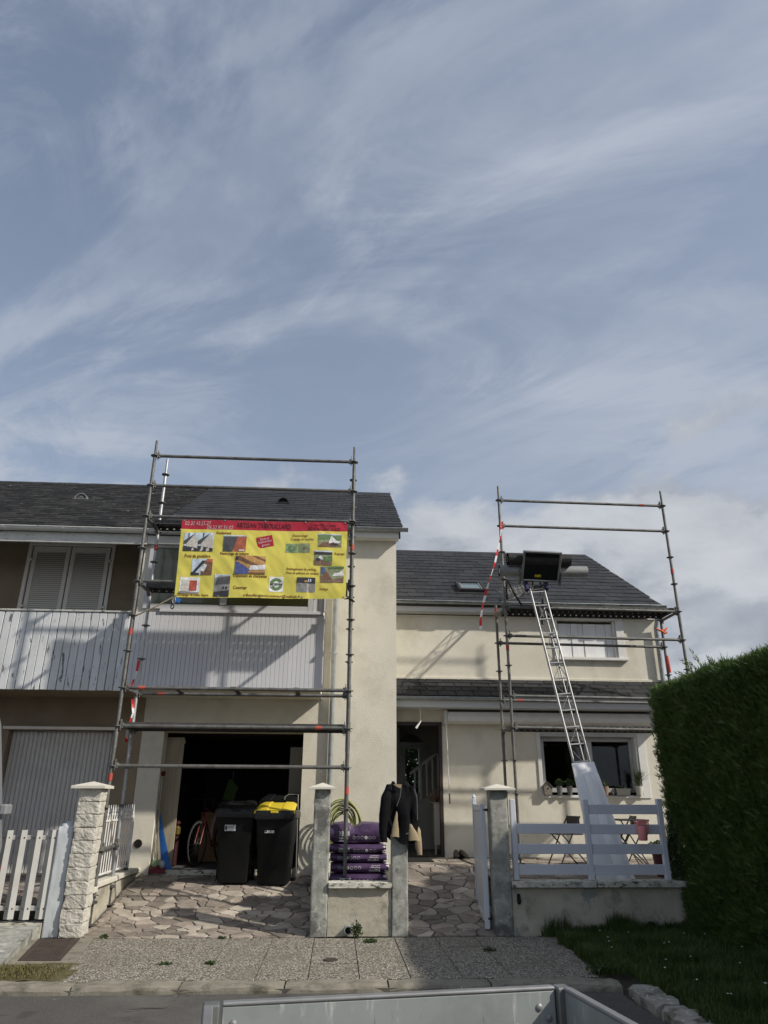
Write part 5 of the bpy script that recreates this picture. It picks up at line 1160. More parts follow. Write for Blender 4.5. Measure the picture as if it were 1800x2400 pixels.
def sticker(par, L, x0, x1, z0, z1, y, big):
    m = MB().bev(x0, x1, y, y + .002, z0, z1, .0005, L @ T(0, 0, 0)); so = put(m, 'sticker', print_w, par)
    def tx(s, a, c, b, d, ft=.02):
        o = text_obj(s, 'lettering', ink_k, so, 0, 0, 1, 1, 0, fat=ft)
        me = o.data; og = ORG[so.name]
        for v in me.vertices:
            p = v.co + og; q = L @ Vector((a + p.x * (b - a), y - .0012, c + p.z * (d - c))); v.co = q - og
        me.update()
    w, h = x1 - x0, z1 - z0
    if big: tx('50', x0 + .15 * w, z0 + .66 * h, x0 + .60 * w, z0 + 1.05 * h, .04); tx('Y', x0 + .66 * w, z0 + .52 * h, x0 + .95 * w, z0 + 1.0 * h, .02)
    tx('ORDURES', x0 + .30 * w, z0 + .42 * h, x0 + .78 * w, z0 + .52 * h); tx('MENAGERES', x0 + .30 * w, z0 + .28 * h, x0 + .78 * w, z0 + .38 * h)
    tx('8', x0 + .02 * w, z0 + .08 * h, x0 + .24 * w, z0 + .56 * h, .06)
# stickers lie on the sloping front: tilt them with it
tilt = Matrix.Rotation(R(-6.5), 4, 'X')
sticker(ba, La @ T(0, -.300, .78) @ tilt, -.15, .005, -.085, .045, -.004, True); sticker(bb, Lb @ T(0, -.297, .72) @ tilt, -.13, .005, -.03, .05, -.004, False)
rag = MB()
for i in range(9): rag.tube([tuple(La @ Vector(p)) for p in ((-.30 + random.uniform(-.01, .02), -.25 + i * .012, .93), (-.33 + random.uniform(-.02, .02), -.24 + i * .014, .80), (-.36 + random.uniform(-.03, .03), -.24 + i * .012, .62 + random.uniform(-.06, .05)))], [.010, .007, .003], 5)
put(rag, 'torn_liner', M('frayed grey plastic', (.10, .10, .10), rough=.4), ba)

# ------------------------------------------------------------------ things in the garage doorway
sb = thing('board', (-2.66, 12.3, .45), 'tall pale worn board leaning at the left inside the garage opening', 'board')
put(MB().bev(-2.86, -2.515, 12.40, 12.425, .455, 2.40, .005), 'plank', wood_m, sb); put(MB().bev(-2.84, -2.50, 12.392, 12.399, 2.30, 2.36, .002), 'edge_strip', wood_m, sb)
bp_ = thing('toboggan', (-2.62, 12.2, .43), 'bright blue plastic board leaning in the left corner of the garage opening', 'board')
lp = [[(-2.545 - .24 * s - .065 * (1 - abs(s - .25)) * (1 - s * .7), 12.17 + .09 * s, .46 + .84 * s), (-2.47 - .30 * s + .01, 12.165 + .09 * s, .46 + .84 * s), (-2.47 - .30 * s, 12.185 + .09 * s, .46 + .84 * s), (-2.545 - .24 * s - .065 * (1 - s * .7), 12.19 + .09 * s, .46 + .84 * s)] for s in np.linspace(0, 1, 9)]
put(MB().loft(lp), 'hull', blue_m, bp_)
dt = thing('dustpan', (-2.66, 12.15, .42), 'dark red plastic dustpan lying under the blue board', 'dustpan'); put(MB().prism([(12.06, .425), (12.06, .485), (12.20, .50), (12.20, .425)], 0, -2.775, -2.545), 'pan', M('dark red plastic', (.16, .015, .035), rough=.5), dt); put(MB().bev(-2.68, -2.64, 12.10, 12.14, .49, .53, .006), 'grip', MATS['dark red plastic'], dt)
for (a, b, nm, lb, mt, hd_) in (((-2.79, 12.24, 1.63), (-2.685, 12.16, .52), 'broom', 'grey broom handle standing upright by the left jamb with a dark red head on top', M('grey tube', (.26, .25, .22), rough=.5), True), ((-2.79, 12.22, 1.12), (-2.715, 12.14, .53), 'rake', 'shorter thin grey handled tool leaning beside the broom', MATS['grey tube'], False)):
    t = thing(nm, b, lb, 'tool'); put(MB().tube([a, b], .012, 8), 'handle', mt, t, smooth=True)
    if hd_: put(MB().bev(-2.83, -2.735, 12.20, 12.29, 1.80, 1.87, .015), 'head', M('dark red bristle', (.10, .01, .012), rough=.9), t); put(MB().tube([(-2.79, 12.24, 1.63), (-2.785, 12.24, 1.80)], .012, 8), 'neck', mt, t)
    else: put(MB().lathe([(.02, 0), (.05, .03), (.055, .07), (.02, .13)], (-2.715, 12.16, .49), 12), 'head', M('pale green bristle', (.30, .42, .22), rough=.8), t)
tag(put(MB().lathe([(.001, 0), (.045, .01), (.068, .05), (.068, .08), (.045, .12), (.001, .132)], (-2.625, 12.22, .47), 18), 'ball', M('grey white ball', (.42, .44, .45), rough=.5), None, smooth=True), 'greyish white ball resting behind the dark red dustpan', 'ball')
# bicycle, seen nearly head on in the dark
bk = thing('bicycle', (-2.2, 13.0, .45), 'red racing bicycle parked inside the dark garage, front wheel to the door', 'bicycle')
bd = Vector((.27, .96, 0)).normalized(); up = Vector((0, 0, 1)); fc_ = Vector((-2.235, 12.85, .785))
def wheel(c, d, nm):
    w = put(MB().tube([c + (d * math.cos(t) + up * math.sin(t)) * .335 for t in np.linspace(0, 2 * math.pi, 41)[:-1]], .011, 8, closed=True), nm, rubber, bk, smooth=True)
    put(MB().tube([c + (d * math.cos(t) + up * math.sin(t)) * .318 for t in np.linspace(0, 2 * math.pi, 41)[:-1]], .010, 6, closed=True), 'rim', M('dull rim', (.09, .09, .09), rough=.5, metal=.4), w, smooth=True)
    s = MB()
    for i in range(18): a = 2 * math.pi * i / 18; s.tube([c, c + (d * math.cos(a) + up * math.sin(a)) * .31], .0015, 3)
    s.tube([c - d.cross(up) * .05, c + d.cross(up) * .05], .016, 8); put(s, 'spokes', MATS['dull rim'], w, kind='stuff')
wheel(fc_, bd, 'wheel'); rc_ = fc_ + bd * 1.0; wheel(rc_, bd, 'wheel')
hb = fc_ + bd * .14 + up * .42; bb_ = fc_ + bd * .57 - up * .06; stt = fc_ + bd * .72 + up * .42
frm = MB()
for a, b in ((hb + up * .05, bb_), (hb + up * .12, stt), (stt + up * .1, bb_), (bb_, rc_), (stt, rc_)): frm.tube([a, b], .016, 8)
put(frm, 'frame', red_p, bk, smooth=True); sd_ = bd.cross(up)
fk = MB()
for s in (-1, 1): fk.tube([hb + up * .03 + sd_ * s * .02, hb - up * .10 + sd_ * s * .045, fc_ + sd_ * s * .05], .011, 7)
put(fk, 'fork', red_p, bk, smooth=True)
hb_ = MB(); h0 = hb + up * .25; hb_.tube([hb + up * .1, h0], .014, 8)
for s in (-1, 1): hb_.tube([h0, h0 + sd_ * s * .20, h0 + sd_ * s * .21 - bd * .11 + up * .0, h0 + sd_ * s * .21 - bd * .12 - up * .10, h0 + sd_ * s * .21 - bd * .02 - up * .13], .012, 7)
put(hb_, 'handlebar', black_pl, bk, smooth=True); put(MB().bev(-.05, .05, -.13, .13, -.02, .03, .02, Matrix.Translation(stt + up * .16)), 'saddle', black_pl, bk)
cbx = thing('cardboard_box', (-2.1, 13.5, .45), 'brown cardboard box standing behind the bicycle wheel', 'box'); put(MB().bev(-2.36, -2.02, 13.75, 14.2, .453, 1.24, .01), 'body', card_m, cbx); put(MB().box(-2.36, -2.02, 13.70, 13.748, 1.20, 1.24), 'flap', card_m, cbx)
vs1 = thing('vest', (-1.9, 13.7, 1.4), 'dull green vest hanging in the dark above the bins', 'vest')
put(MB().prism([(-2.01, 1.45), (-1.90, 1.435), (-1.80, 1.46), (-1.775, 1.58), (-1.735, 1.66), (-1.80, 1.70), (-1.86, 1.79), (-1.93, 1.78), (-1.96, 1.64)], 1, 13.66, 13.74), 'cloth', green_m, vs1); put(MB().tube([(-1.86, 13.7, 1.82), (-1.86, 13.75, 1.92)], .008, 6), 'hanger', alu, vs1)
ty1 = thing('toy_truck', (-2.55, 12.9, .7), 'red and yellow plastic toys piled behind the pale board', 'toys'); put(MB().bev(-2.66, -2.545, 12.85, 13.0, .90, 1.05, .03), 'body', M('yellow toy plastic', (.10, .07, .01), rough=.5), ty1); put(MB().bev(-2.66, -2.55, 12.85, 13.0, 1.055, 1.13, .03), 'roof', M('pink toy plastic', (.08, .014, .02), rough=.5), ty1); put(MB().bev(-2.66, -2.56, 12.85, 13.0, .453, .895, .02), 'crate', M('dull red crate', (.030, .005, .007), rough=.7), ty1)
th_ = thing('sack_truck', (-.70, 11.95, .4), 'grey tubular trolley handle standing behind the yellow bin', 'trolley')
put(MB().tube([(-.82, 11.98, .42), (-.82, 12.0, 1.40), (-.80, 12.0, 1.50), (-.74, 12.0, 1.535), (-.60, 12.02, 1.535), (-.58, 12.02, .42)], .011, 8), 'frame', M('grey tube paint', (.16, .16, .15), rough=.5), th_, smooth=True)
put(MB().bev(-.82, -.58, 11.86, 12.0, .41, .425, .003), 'toe_plate', MATS['grey tube paint'], th_)

# ------------------------------------------------------------------ sacks, jacket, hose, small things by the path
def sack(x0, x1, y0, y1, z0, z1, seed, label, flip, slump=0.0):
    t = thing('compost_sack', ((x0 + x1) / 2, (y0 + y1) / 2, z0), label, 'sack', 'stacked purple sacks')
    bm = bmesh.new(); bmesh.ops.create_cube(bm, size=2); bmesh.ops.subdivide_edges(bm, edges=list(bm.edges), cuts=13, use_grid_fill=True)
    hx, hy, hz = (x1 - x0) / 2, (y1 - y0) / 2, (z1 - z0) / 2; c = Vector(((x0 + x1) / 2, (y0 + y1) / 2, (z0 + z1) / 2))
    def sk(p):
        ex = abs(p.x) ** 6; pinch = 1 - .28 * ex
        q = Vector((p.x, p.y, p.z)); r = max(abs(q.y), abs(q.z)); l = math.hypot(q.y, q.z)
        if l > 1e-6: s = (r / l) ** .55; q.y *= s; q.z *= s
        n = noise.noise((p.x * 3.1 + seed, p.y * 2.5, p.z * 2.0)) * .055 + noise.noise((p.x * 8 + seed, p.y * 7, p.z * 5)) * .035
        zt = slump * math.exp(-((p.x + .12) / .16) ** 2) if p.z > 0 else 0
        return Vector((c.x + q.x * hx * (1 + n * .3), c.y + q.y * hy * (1 + n * .5), c.z + q.z * hz * pinch * (1 + n * 1.6) - zt * hz))
    for v in bm.verts: v.co = sk(v.co.copy())
    put(MB().bm(bm), 'body', purple, t, smooth=True)
    e = MB()
    for k in range(7):
        yy = c.y - hy * .8 + hy * 1.6 * k / 6; e.bev(-.012, .028 + random.uniform(0, .02), -hy * .16, hy * .16, -hz * .55, hz * .6, .01, T(x1 - .035, yy, c.z + random.uniform(-.01, .01)) @ Matrix.Rotation(R(random.uniform(-22, 22)), 4, 'Y') @ Matrix.Rotation(R(random.uniform(-25, 25)), 4, 'Z'))
    put(e, 'crimped_end', sack_wh, t)
    H = z1 - z0
    yb = lambda x, z: sk(Vector(((x - c.x) / hx, -1, max(-1, min(1, (z - c.z) / hz))))).y
    def lt(s, a, b, zlo, zhi, ft=.02):
        text_obj(s, 'lettering', print_w, t, x0 + a * (x1 - x0), z0 + zlo * H, x0 + b * (x1 - x0), z0 + zhi * H, -.003, yb, 0, ft, flip=flip)
    if not flip: lt('verve', .16, .36, .36, .60, .03); lt('Terreau', .16, .33, .22, .33); lt('universel', .16, .30, .12, .19)
    else: lt('verve', .66, .86, .20, .44, .03); lt('Terreau', .69, .86, .50, .62); lt('universel', .71, .86, .68, .76)
    for k in range(6):
        a = (.44 + .072 * k) if not flip else (.50 - .068 * k); zc = z0 + (.30 if not flip else .52) * H; xc = x0 + a * (x1 - x0); r = .021
        n = 12; ro = [(xc + r * math.cos(q), zc + r * math.sin(q)) for q in np.linspace(0, 2 * math.pi, n + 1)[:-1]]; ri = [(xc + (r * .62 if k not in (3,) else r * .15) * math.cos(q), zc + (r * .62 if k not in (3,) else r * .15) * math.sin(q)) for q in np.linspace(0, 2 * math.pi, n + 1)[:-1]]
        m = MB(); m.add([(p[0], yb(*p) - .003, p[1]) for p in ro + ri], [(i, (i + 1) % n, n + (i + 1) % n, n + i) for i in range(n)]); put(m, 'printed_badge', print_w if k == 3 else M('dim print', (.30, .27, .33), rough=.6), t)
sack(-.055, .675, 10.07, 10.50, .475, .605, 1, 'lowest purple sack resting behind the coping of the low wall', False)
sack(-.050, .685, 10.075, 10.50, .597, .728, 2, 'second purple sack from the bottom of the stack', True)
sack(-.060, .665, 10.075, 10.50, .720, .836, 3, 'middle purple sack of the stack, print upside down', True)
sack(-.070, .655, 10.07, 10.50, .828, .945, 4, 'second purple sack from the top of the stack', False)
sack(-.070, .640, 10.08, 10.50, .937, 1.20, 5, 'topmost purple sack, plumper and dented in the middle', False, .45)
# jacket over the pillar
jk = thing('jacket', (.79, 9.54, .86), 'black jacket with beige lining hung over the concrete pillar by the path', 'jacket')
jl = []
for j in range(15):
    s = j / 14; z = 1.665 - .625 * s
    wx = .085 + .115 * min(1, (s * 3.2)) ** .7 + .004 * s; wy = .07 + .10 * min(1, s * 3.2) ** .8 + .004 * s; cx = .79 + .016 * s
    lp_ = []
    for i in range(64):
        a = 2 * math.pi * i / 64; fx = math.copysign(abs(math.cos(a)) ** .75, math.cos(a)); fy = math.copysign(abs(math.sin(a)) ** .75, math.sin(a))
        fold = .013 * math.sin(a * 6 + 4 * s + 2 * math.sin(3 * s)) * min(1, s * 3) + .026 * math.sin(a * 4 + 1.5 * math.sin(5 * s)) * s * (.5 + noise.noise((math.cos(a), math.sin(a), 3))) + .034 * noise.noise((math.cos(a) * 2.2, math.sin(a) * 2.2, s * 2.5)) + .012 * noise.noise((math.cos(a) * 6, math.sin(a) * 6, s * 7))
        hem = (.05 * math.sin(a * 2 + 1) - .045 * math.cos(a) + .02 * math.sin(5 * a)) * max(0, (s - .7) / .3)
        lp_.append((cx + (wx + fold) * fx, 9.54 + (wy + fold) * fy, z + hem + .025 * math.cos(a * 2) * (j == 0)))
    jl.append(lp_)
put(MB().loft(jl), 'body', jacket_m, jk, smooth=True)
def limb(pts, rs, nm, mat, flat=.7, sd=0):
    L_ = []; fine = []; k = 5
    for i in range(len(pts) - 1): fine += [(Vector(pts[i]).lerp(Vector(pts[i + 1]), q / k), rs[i] + (rs[i + 1] - rs[i]) * q / k) for q in range(k)]
    fine.append((Vector(pts[-1]), rs[-1]))
    for (p, r) in fine: L_.append([(p.x + (r + .006 * noise.noise((math.cos(a) * 2 + sd, p.z * 18, math.sin(a) * 2))) * math.cos(a), p.y + r * flat * math.sin(a), p.z + .004 * math.sin(3 * a)) for a in np.linspace(0, 2 * math.pi, 17)[:-1]])
    put(MB().loft(L_), nm, mat, jk, smooth=True)
limb([(.655, 9.46, 1.65), (.615, 9.41, 1.50), (.585, 9.39, 1.30), (.572, 9.39, 1.12), (.588, 9.385, 1.00)], [.035, .068, .062, .050, .040], 'sleeve', jacket_m, .8, 1)
limb([(.93, 9.46, 1.63), (.965, 9.43, 1.45), (.965, 9.41, 1.25), (.93, 9.385, 1.08)], [.035, .055, .06, .055], 'sleeve', jacket_m, .7, 4)
limb([(.975, 9.44, 1.22), (.985, 9.425, 1.12), (1.0, 9.415, 1.00), (1.02, 9.415, .86)], [.018, .05, .045, .028], 'lining', lining_m, .6, 8)
limb([(.735, 9.345, 1.34), (.722, 9.345, 1.20), (.715, 9.345, 1.06)], [.005, .032, .050], 'lining', lining_m, .35, 12)
limb([(.905, 9.36, 1.20), (.93, 9.36, 1.11), (.95, 9.36, 1.02)], [.01, .05, .07], 'lining', lining_m, .4, 13)
put(MB().prism([(.695, 1.652), (.80, 1.650), (.79, 1.60), (.735, 1.625)], 1, 9.355, 9.37), 'collar_lining', lining_m, jk)
zp = MB(); zp.tube([(.79, 9.345, 1.60), (.775, 9.345, 1.50), (.735, 9.343, 1.40)], .0035, 5); zp.tube([(.955, 9.355, 1.60), (.985, 9.355, 1.50), (.99, 9.355, 1.25)], .0035, 5); put(zp, 'zip', M('dull zip', (.16, .16, .16), rough=.6), jk)
text_obj('JZ', 'lettering', M('grey print', (.25, .25, .25), rough=.6), jk, .845, 1.09, .88, 1.105, 9.325, None, .2, .01)
hose_y = M('yellow hose', (.38, .38, .07), (.24, .27, .05), 30, rough=.45); hose_g = M('dark green hose', (.06, .085, .02), (.10, .13, .03), 30, rough=.45)
hs = thing('garden_hose', (.1, 11.95, 1.0), 'green and yellow garden hose coiled on the wall behind the purple sacks', 'hose')
for i in range(9):
    r = .135 + .021 * i; m = MB().tube([(.10 + .012 * math.sin(i * 2.3) + (r + .016 * math.sin(t * 3 + i)) * math.cos(t) * .95, 11.98 - .013 * i + .010 * math.sin(2 * t + i), 1.09 + r * 1.25 * math.sin(t) * (1.0 if math.sin(t) > 0 else .8) + random.uniform(-.004, .004)) for t in np.linspace(0, 2 * math.pi, 33)[:-1]], .0105, 7, closed=True)
    put(m, 'coil', (hose_y, hose_g)[i % 2], hs, smooth=True)
put(MB().tube([(.10, 12.095, 1.28), (.10, 11.86, 1.28), (.10, 11.85, 1.31)], .012, 8), 'hook', iron, hs)
def shoe(x, y, z, rz, label):
    t = thing('shoe', (x, y, z), label, 'shoe', 'shoes by the wall'); L = T(x, y, z) @ Matrix.Rotation(rz, 4, 'Z')
    lo = []
    for s in np.linspace(0, 1, 9):
        w = .036 + .014 * math.sin(s * math.pi * .9); h = .11 if s < .25 else (.11 - .075 * (s - .25) / .75 if s < .95 else .03)
        if s in (0.0, 1.0): w *= .6; h *= .8
        lo.append([tuple(L @ Vector((w * math.cos(a) * (1 if math.sin(a) > -.2 else .9), -.13 + .27 * s, .018 + (h * .5) + h * .5 * math.sin(a)))) for a in np.linspace(0, 2 * math.pi, 13)[:-1]])
    put(MB().loft(lo), 'upper', M('dark worn leather', (.035, .030, .024), (.07, .06, .05), 20, rough=.7, bump=.5), t, smooth=True)
    so = MB().loft([[tuple(L @ Vector(((.040 + .010 * math.sin(s * 2.8)) * q, -.135 + .28 * s, zz))) for q, zz in ((-1, 0), (1, 0), (1, .022), (-1, .022))] for s in np.linspace(0, 1, 7)]); put(so, 'sole', rubber, t)
    la = MB()
    for k in range(4): la.tube([tuple(L @ Vector((-.03, -.02 + .028 * k, .112 - .012 * k))), tuple(L @ Vector((.03, -.005 + .028 * k, .112 - .012 * k)))], .004, 5)
    put(la, 'laces', M('grey lace', (.20, .19, .16), rough=.8), t)
shoe(2.05, 13.22, .552, R(172), 'left dark work shoe of the pair by the entrance wall'); shoe(2.17, 13.20, .552, R(196), 'right dark work shoe of the pair by the entrance wall')
mt_ = thing('doormat', (1.3, 12.8, .56), 'black rubber doormat on the paving before the open door', 'doormat'); put(MB().bev(1.0, 1.57, 12.40, 13.20, .553, .572, .004), 'pad', rubber, mt_)
cbn = thing('cabinet', (1.9, 14.3, .545), 'narrow white cabinet standing inside the hall at the right', 'cabinet'); put(MB().bev(1.80, 2.2, 14.12, 14.6, .70, 1.395, .005), 'body', M('white cabinet paint', (.50, .50, .48), rough=.5), cbn); put(MB().bev(1.77, 2.22, 14.10, 14.62, 1.397, 1.42, .005), 'top', MATS['white cabinet paint'], cbn)
for x in (1.81, 2.15): put(MB().box(x, x + .03, 14.13, 14.16, .545, .70), 'leg', MATS['white cabinet paint'], cbn)
bsk = thing('basket', (1.85, 14.3, 1.425), 'straw coloured flower arrangement on top of the hall cabinet', 'flowers')
m = MB()
for i in range(90): p = Vector((random.gauss(0, .07), random.gauss(0, .06), abs(random.gauss(.08, .05)))); q = p * 1.15 + Vector((random.uniform(-.02, .02),) * 3); m.tube([Vector((1.85, 14.3, 1.425)) + p * .3, Vector((1.85, 14.3, 1.425)) + p, Vector((1.85, 14.3, 1.425)) + q], [.003, .006, .012], 4)
put(m, 'stems', M('dried flowers', (.22, .18, .12), (.30, .22, .16), 30, rough=.9), bsk); put(MB().lathe([(.05, 0), (.07, .06), (.06, .10)], (1.85, 14.3, 1.422), 12), 'pot', terra, bsk)
# what shows through the far garden window
gb = thing('garden_shrub', (2.0, 22.5, .36), 'leafy shrub seen through the hall and the back opening', 'shrub')
def leaf_cloud(n, cx, cy, cz, rx, ry, rz_, size, seed, shell=.6):
    r_ = np.random.default_rng(seed); d = r_.normal(size=(n, 3)); d /= np.linalg.norm(d, axis=1)[:, None]; rad = shell + (1 - shell) * r_.random(n) ** .6
    c = np.stack([cx + d[:, 0] * rad * rx, cy + d[:, 1] * rad * ry, cz + d[:, 2] * rad * rz_], 1)
    u = r_.normal(size=(n, 3)); u /= np.linalg.norm(u, axis=1)[:, None]; v = np.cross(u, r_.normal(size=(n, 3))); v /= np.linalg.norm(v, axis=1)[:, None]; s = size * r_.uniform(.6, 1.3, n)[:, None]
    V = np.stack([c - u * s, c + v * s * .45, c + u * s, c - v * s * .45], 1).reshape(-1, 3); m = MB(); m.v = [tuple(p) for p in V]; m.f = [(4 * i, 4 * i + 1, 4 * i + 2, 4 * i + 3) for i in range(n)]
    return m
put(leaf_cloud(9000, 2.0, 22.6, 2.2, 1.9, 1.2, 2.0, .11, 3, .35), 'foliage', leaf_m, gb); put(MB().tube([(2.0, 22.6, .3), (2.05, 22.6, 1.2), (1.9, 22.6, 2.2)], [.06, .045, .02], 8), 'stem', terra, gb)

# ------------------------------------------------------------------ window sill and terrace things
SY = 13.44
bh = thing('birdhouse', (3.76, SY, 1.555), 'small grey wooden birdhouse at the left end of the window sill', 'birdhouse')
put(MB().prism([(3.70, 1.556), (3.83, 1.556), (3.84, 1.68), (3.765, 1.758), (3.69, 1.68)], 1, SY - .05, SY + .05), 'body', M('grey wood', (.22, .20, .17), (.16, .145, .12), 6, rough=.85), bh)
put(MB().prism([(3.675, 1.67), (3.765, 1.763), (3.855, 1.67), (3.855, 1.686), (3.765, 1.78), (3.675, 1.686)], 1, SY - .065, SY + .065), 'roof', M('dark grey wood', (.12, .11, .10), rough=.9), bh); put(MB().lathe([(.016, 0), (.016, .003)], n=12, mat=T(3.765, SY - .051, 1.66) @ Matrix.Rotation(R(90), 4, 'X')), 'hole', rubber, bh)
def pot_plant(x, w, h, pot_mat, label, fol, name='potted_plant', spiky=False, seed=1, y=SY, z=1.555):
    t = thing(name, (x, y, z), label, 'potted plant'); put(MB().lathe([(w * .36, 0), (w * .5, h), (w * .44, h), (w * .40, h * .8)], (x, y, z), 18), 'pot', pot_mat, t, smooth=True)
    if spiky:
        m = MB(); r_ = random.Random(seed)
        for i in range(46):
            a = r_.uniform(0, 2 * math.pi); l = r_.uniform(.18, .40); sp = r_.uniform(.02, .22); o = Vector((x, y, z + h * .85)); d = Vector((math.cos(a), math.sin(a) * .6, 0))
            m.tube([o, o + d * sp * .35 + Vector((0, 0, l * .6)), o + d * sp + Vector((0, 0, l * r_.uniform(.75, 1.0)))], [.006, .005, .001], 4)
        put(m, 'leaves', leaf_m, t)
    else: put(leaf_cloud(fol, x, y, z + h + .05, w * .72, w * .6, .075, .022, seed, .2), 'leaves', leaf_m, t)
pot_plant(3.985, .11, .15, M('dull metal pot', (.17, .17, .165), rough=.45, metal=.4), 'bushy plant in a shiny metal pot, the nearer one to the birdhouse', 260, seed=3); pot_plant(4.17, .11, .15, M('dull metal pot', (.17, .17, .165), rough=.45, metal=.4), 'bushy plant in a shiny metal pot, close to the white sheet', 260, seed=4)
pot_plant(4.82, .13, .15, M('tan pot', (.24, .18, .12), rough=.7), 'small plant in a tan pot at the middle of the sill', 60, seed=5); pot_plant(5.445, .15, .155, M('pale clay pot', (.55, .53, .48), rough=.6), 'tall spiky grass in a pale pot at the right end of the sill', 0, spiky=True, seed=6)
tg = thing('planter_trough', (5.13, SY, 1.555), 'small grey trough with two handles and dark succulents on the sill', 'planter'); put(MB().prism([(5.02, 1.556), (5.25, 1.556), (5.27, 1.67), (5.0, 1.67)], 1, SY - .05, SY + .05), 'tub', M('grey metal tub', (.11, .11, .105), rough=.6, metal=.3), tg)
put(leaf_cloud(160, 5.135, SY, 1.685, .13, .05, .04, .022, 9, .1), 'succulents', M('dark succulent', (.03, .045, .03), rough=.5), tg); hm = MB()
for s, x in ((-1, 5.005), (1, 5.265)): hm.tube([(x, SY, 1.645), (x + s * .05, SY, 1.665), (x + s * .06, SY, 1.63), (x + s * .01, SY, 1.60)], .005, 6)
put(hm, 'handle', iron, tg)
stn = thing('stone', (4.93, SY, 1.555), 'dark round stone between the tan pot and the trough', 'stone'); put(MB().lathe([(.001, 0), (.035, .008), (.042, .03), (.025, .06), (.001, .066)], (4.935, SY - .02, 1.556), 12), 'pebble', M('dark stone', (.05, .05, .05), rough=.8), stn, smooth=True)
lt = MB()
for x, z in ((4.0, 2.40), (4.9, 2.39)):
    l = thing('ceiling_lamp', (x, 15.2, 2.55), 'small lamp hanging behind the ' + ('left' if x < 4.5 else 'right') + ' pane of the ground floor window', 'lamp'); put(MB().lathe([(.06, 0), (.09, -.02), (.05, .05), (.01, .07)], (x + .25, 15.2, 2.52), 14), 'shade', M('glossy lamp shade', (.6, .6, .58), rough=.2), l); put(MB().tube([(x + .25, 15.2, 2.58), (x + .25, 15.2, 2.70)], .006, 6), 'cord', rubber, l)
def chair(x, y, z, rz, label):
    t = thing('garden_chair', (x, y, z), label, 'chair', 'metal garden chairs on the terrace'); L = T(x, y, z) @ Matrix.Rotation(rz, 4, 'Z')
    put(MB().bev(-.20, .20, -.19, .19, .44, .455, .006, L), 'seat', M('dark metal paint', (.03, .03, .032), rough=.5), t); k = MATS['dark metal paint']
    for s in (-1, 1):
        put(MB().tube([tuple(L @ Vector(p)) for p in ((s * .20, -.24, 0), (s * .20, .0, .45), (s * .20, .15, .70))], .011, 7), 'leg', k, t, smooth=True); put(MB().tube([tuple(L @ Vector(p)) for p in ((s * .185, .26, 0), (s * .185, -.15, .44))], .011, 7), 'leg', k, t, smooth=True)
    b = MB(); b.bev(-.2, .2, .125, .14, .56, .70, .005, L); put(b, 'backrest', k, t)
chair(3.50, 11.65, .55, R(-80), 'dark folding metal chair on the terrace left of the white sheet'); chair(4.52, 11.9, .55, R(-100), 'dark folding metal chair on the terrace right of the white sheet')
tbt = thing('garden_table', (4.5, 11.6, .55), 'small dark folding metal table behind the upper fence rails', 'table'); put(MB().bev(4.24, 4.70, 11.35, 11.85, 1.19, 1.21, .006), 'top', MATS['dark metal paint'], tbt)
for s in (11.40, 11.80):
    put(MB().tube([(4.28, s, 1.19), (4.66, s, .55)], .010, 7), 'leg', MATS['dark metal paint'], tbt, smooth=True); put(MB().tube([(4.66, s, 1.19), (4.28, s, .55)], .010, 7), 'leg', MATS['dark metal paint'], tbt, smooth=True)
wc = thing('watering_can', (3.80, 9.46, 1.0), 'pink red plastic watering can hooked over the second fence rail', 'watering can')
put(MB().lathe([(.048, 0), (.055, .02), (.060, .15), (.05, .165)], (3.80, 9.44, 1.02), 18), 'body', pink_m, wc, smooth=True); put(MB().tube([(3.84, 9.44, 1.05), (3.875, 9.43, 1.16), (3.885, 9.43, 1.25)], [.014, .010, .009], 8), 'spout', pink_m, wc, smooth=True); put(MB().prism([(3.745, 1.19), (3.86, 1.20), (3.87, 1.245), (3.80, 1.262), (3.75, 1.235)], 1, 9.42, 9.46), 'top', pink_m, wc)
put(MB().tube([(3.76, 9.46, 1.17), (3.75, 9.49, 1.24), (3.76, 9.56, 1.24), (3.77, 9.57, 1.16)], .008, 6), 'hook', pink_m, wc)
pot_plant(4.50, .26, .34, M('dark pink pot', (.09, .022, .032), rough=.6), 'leafy plant in a dark pink pot on the terrace beside the hedge', 700, seed=12, y=10.6, z=.50)

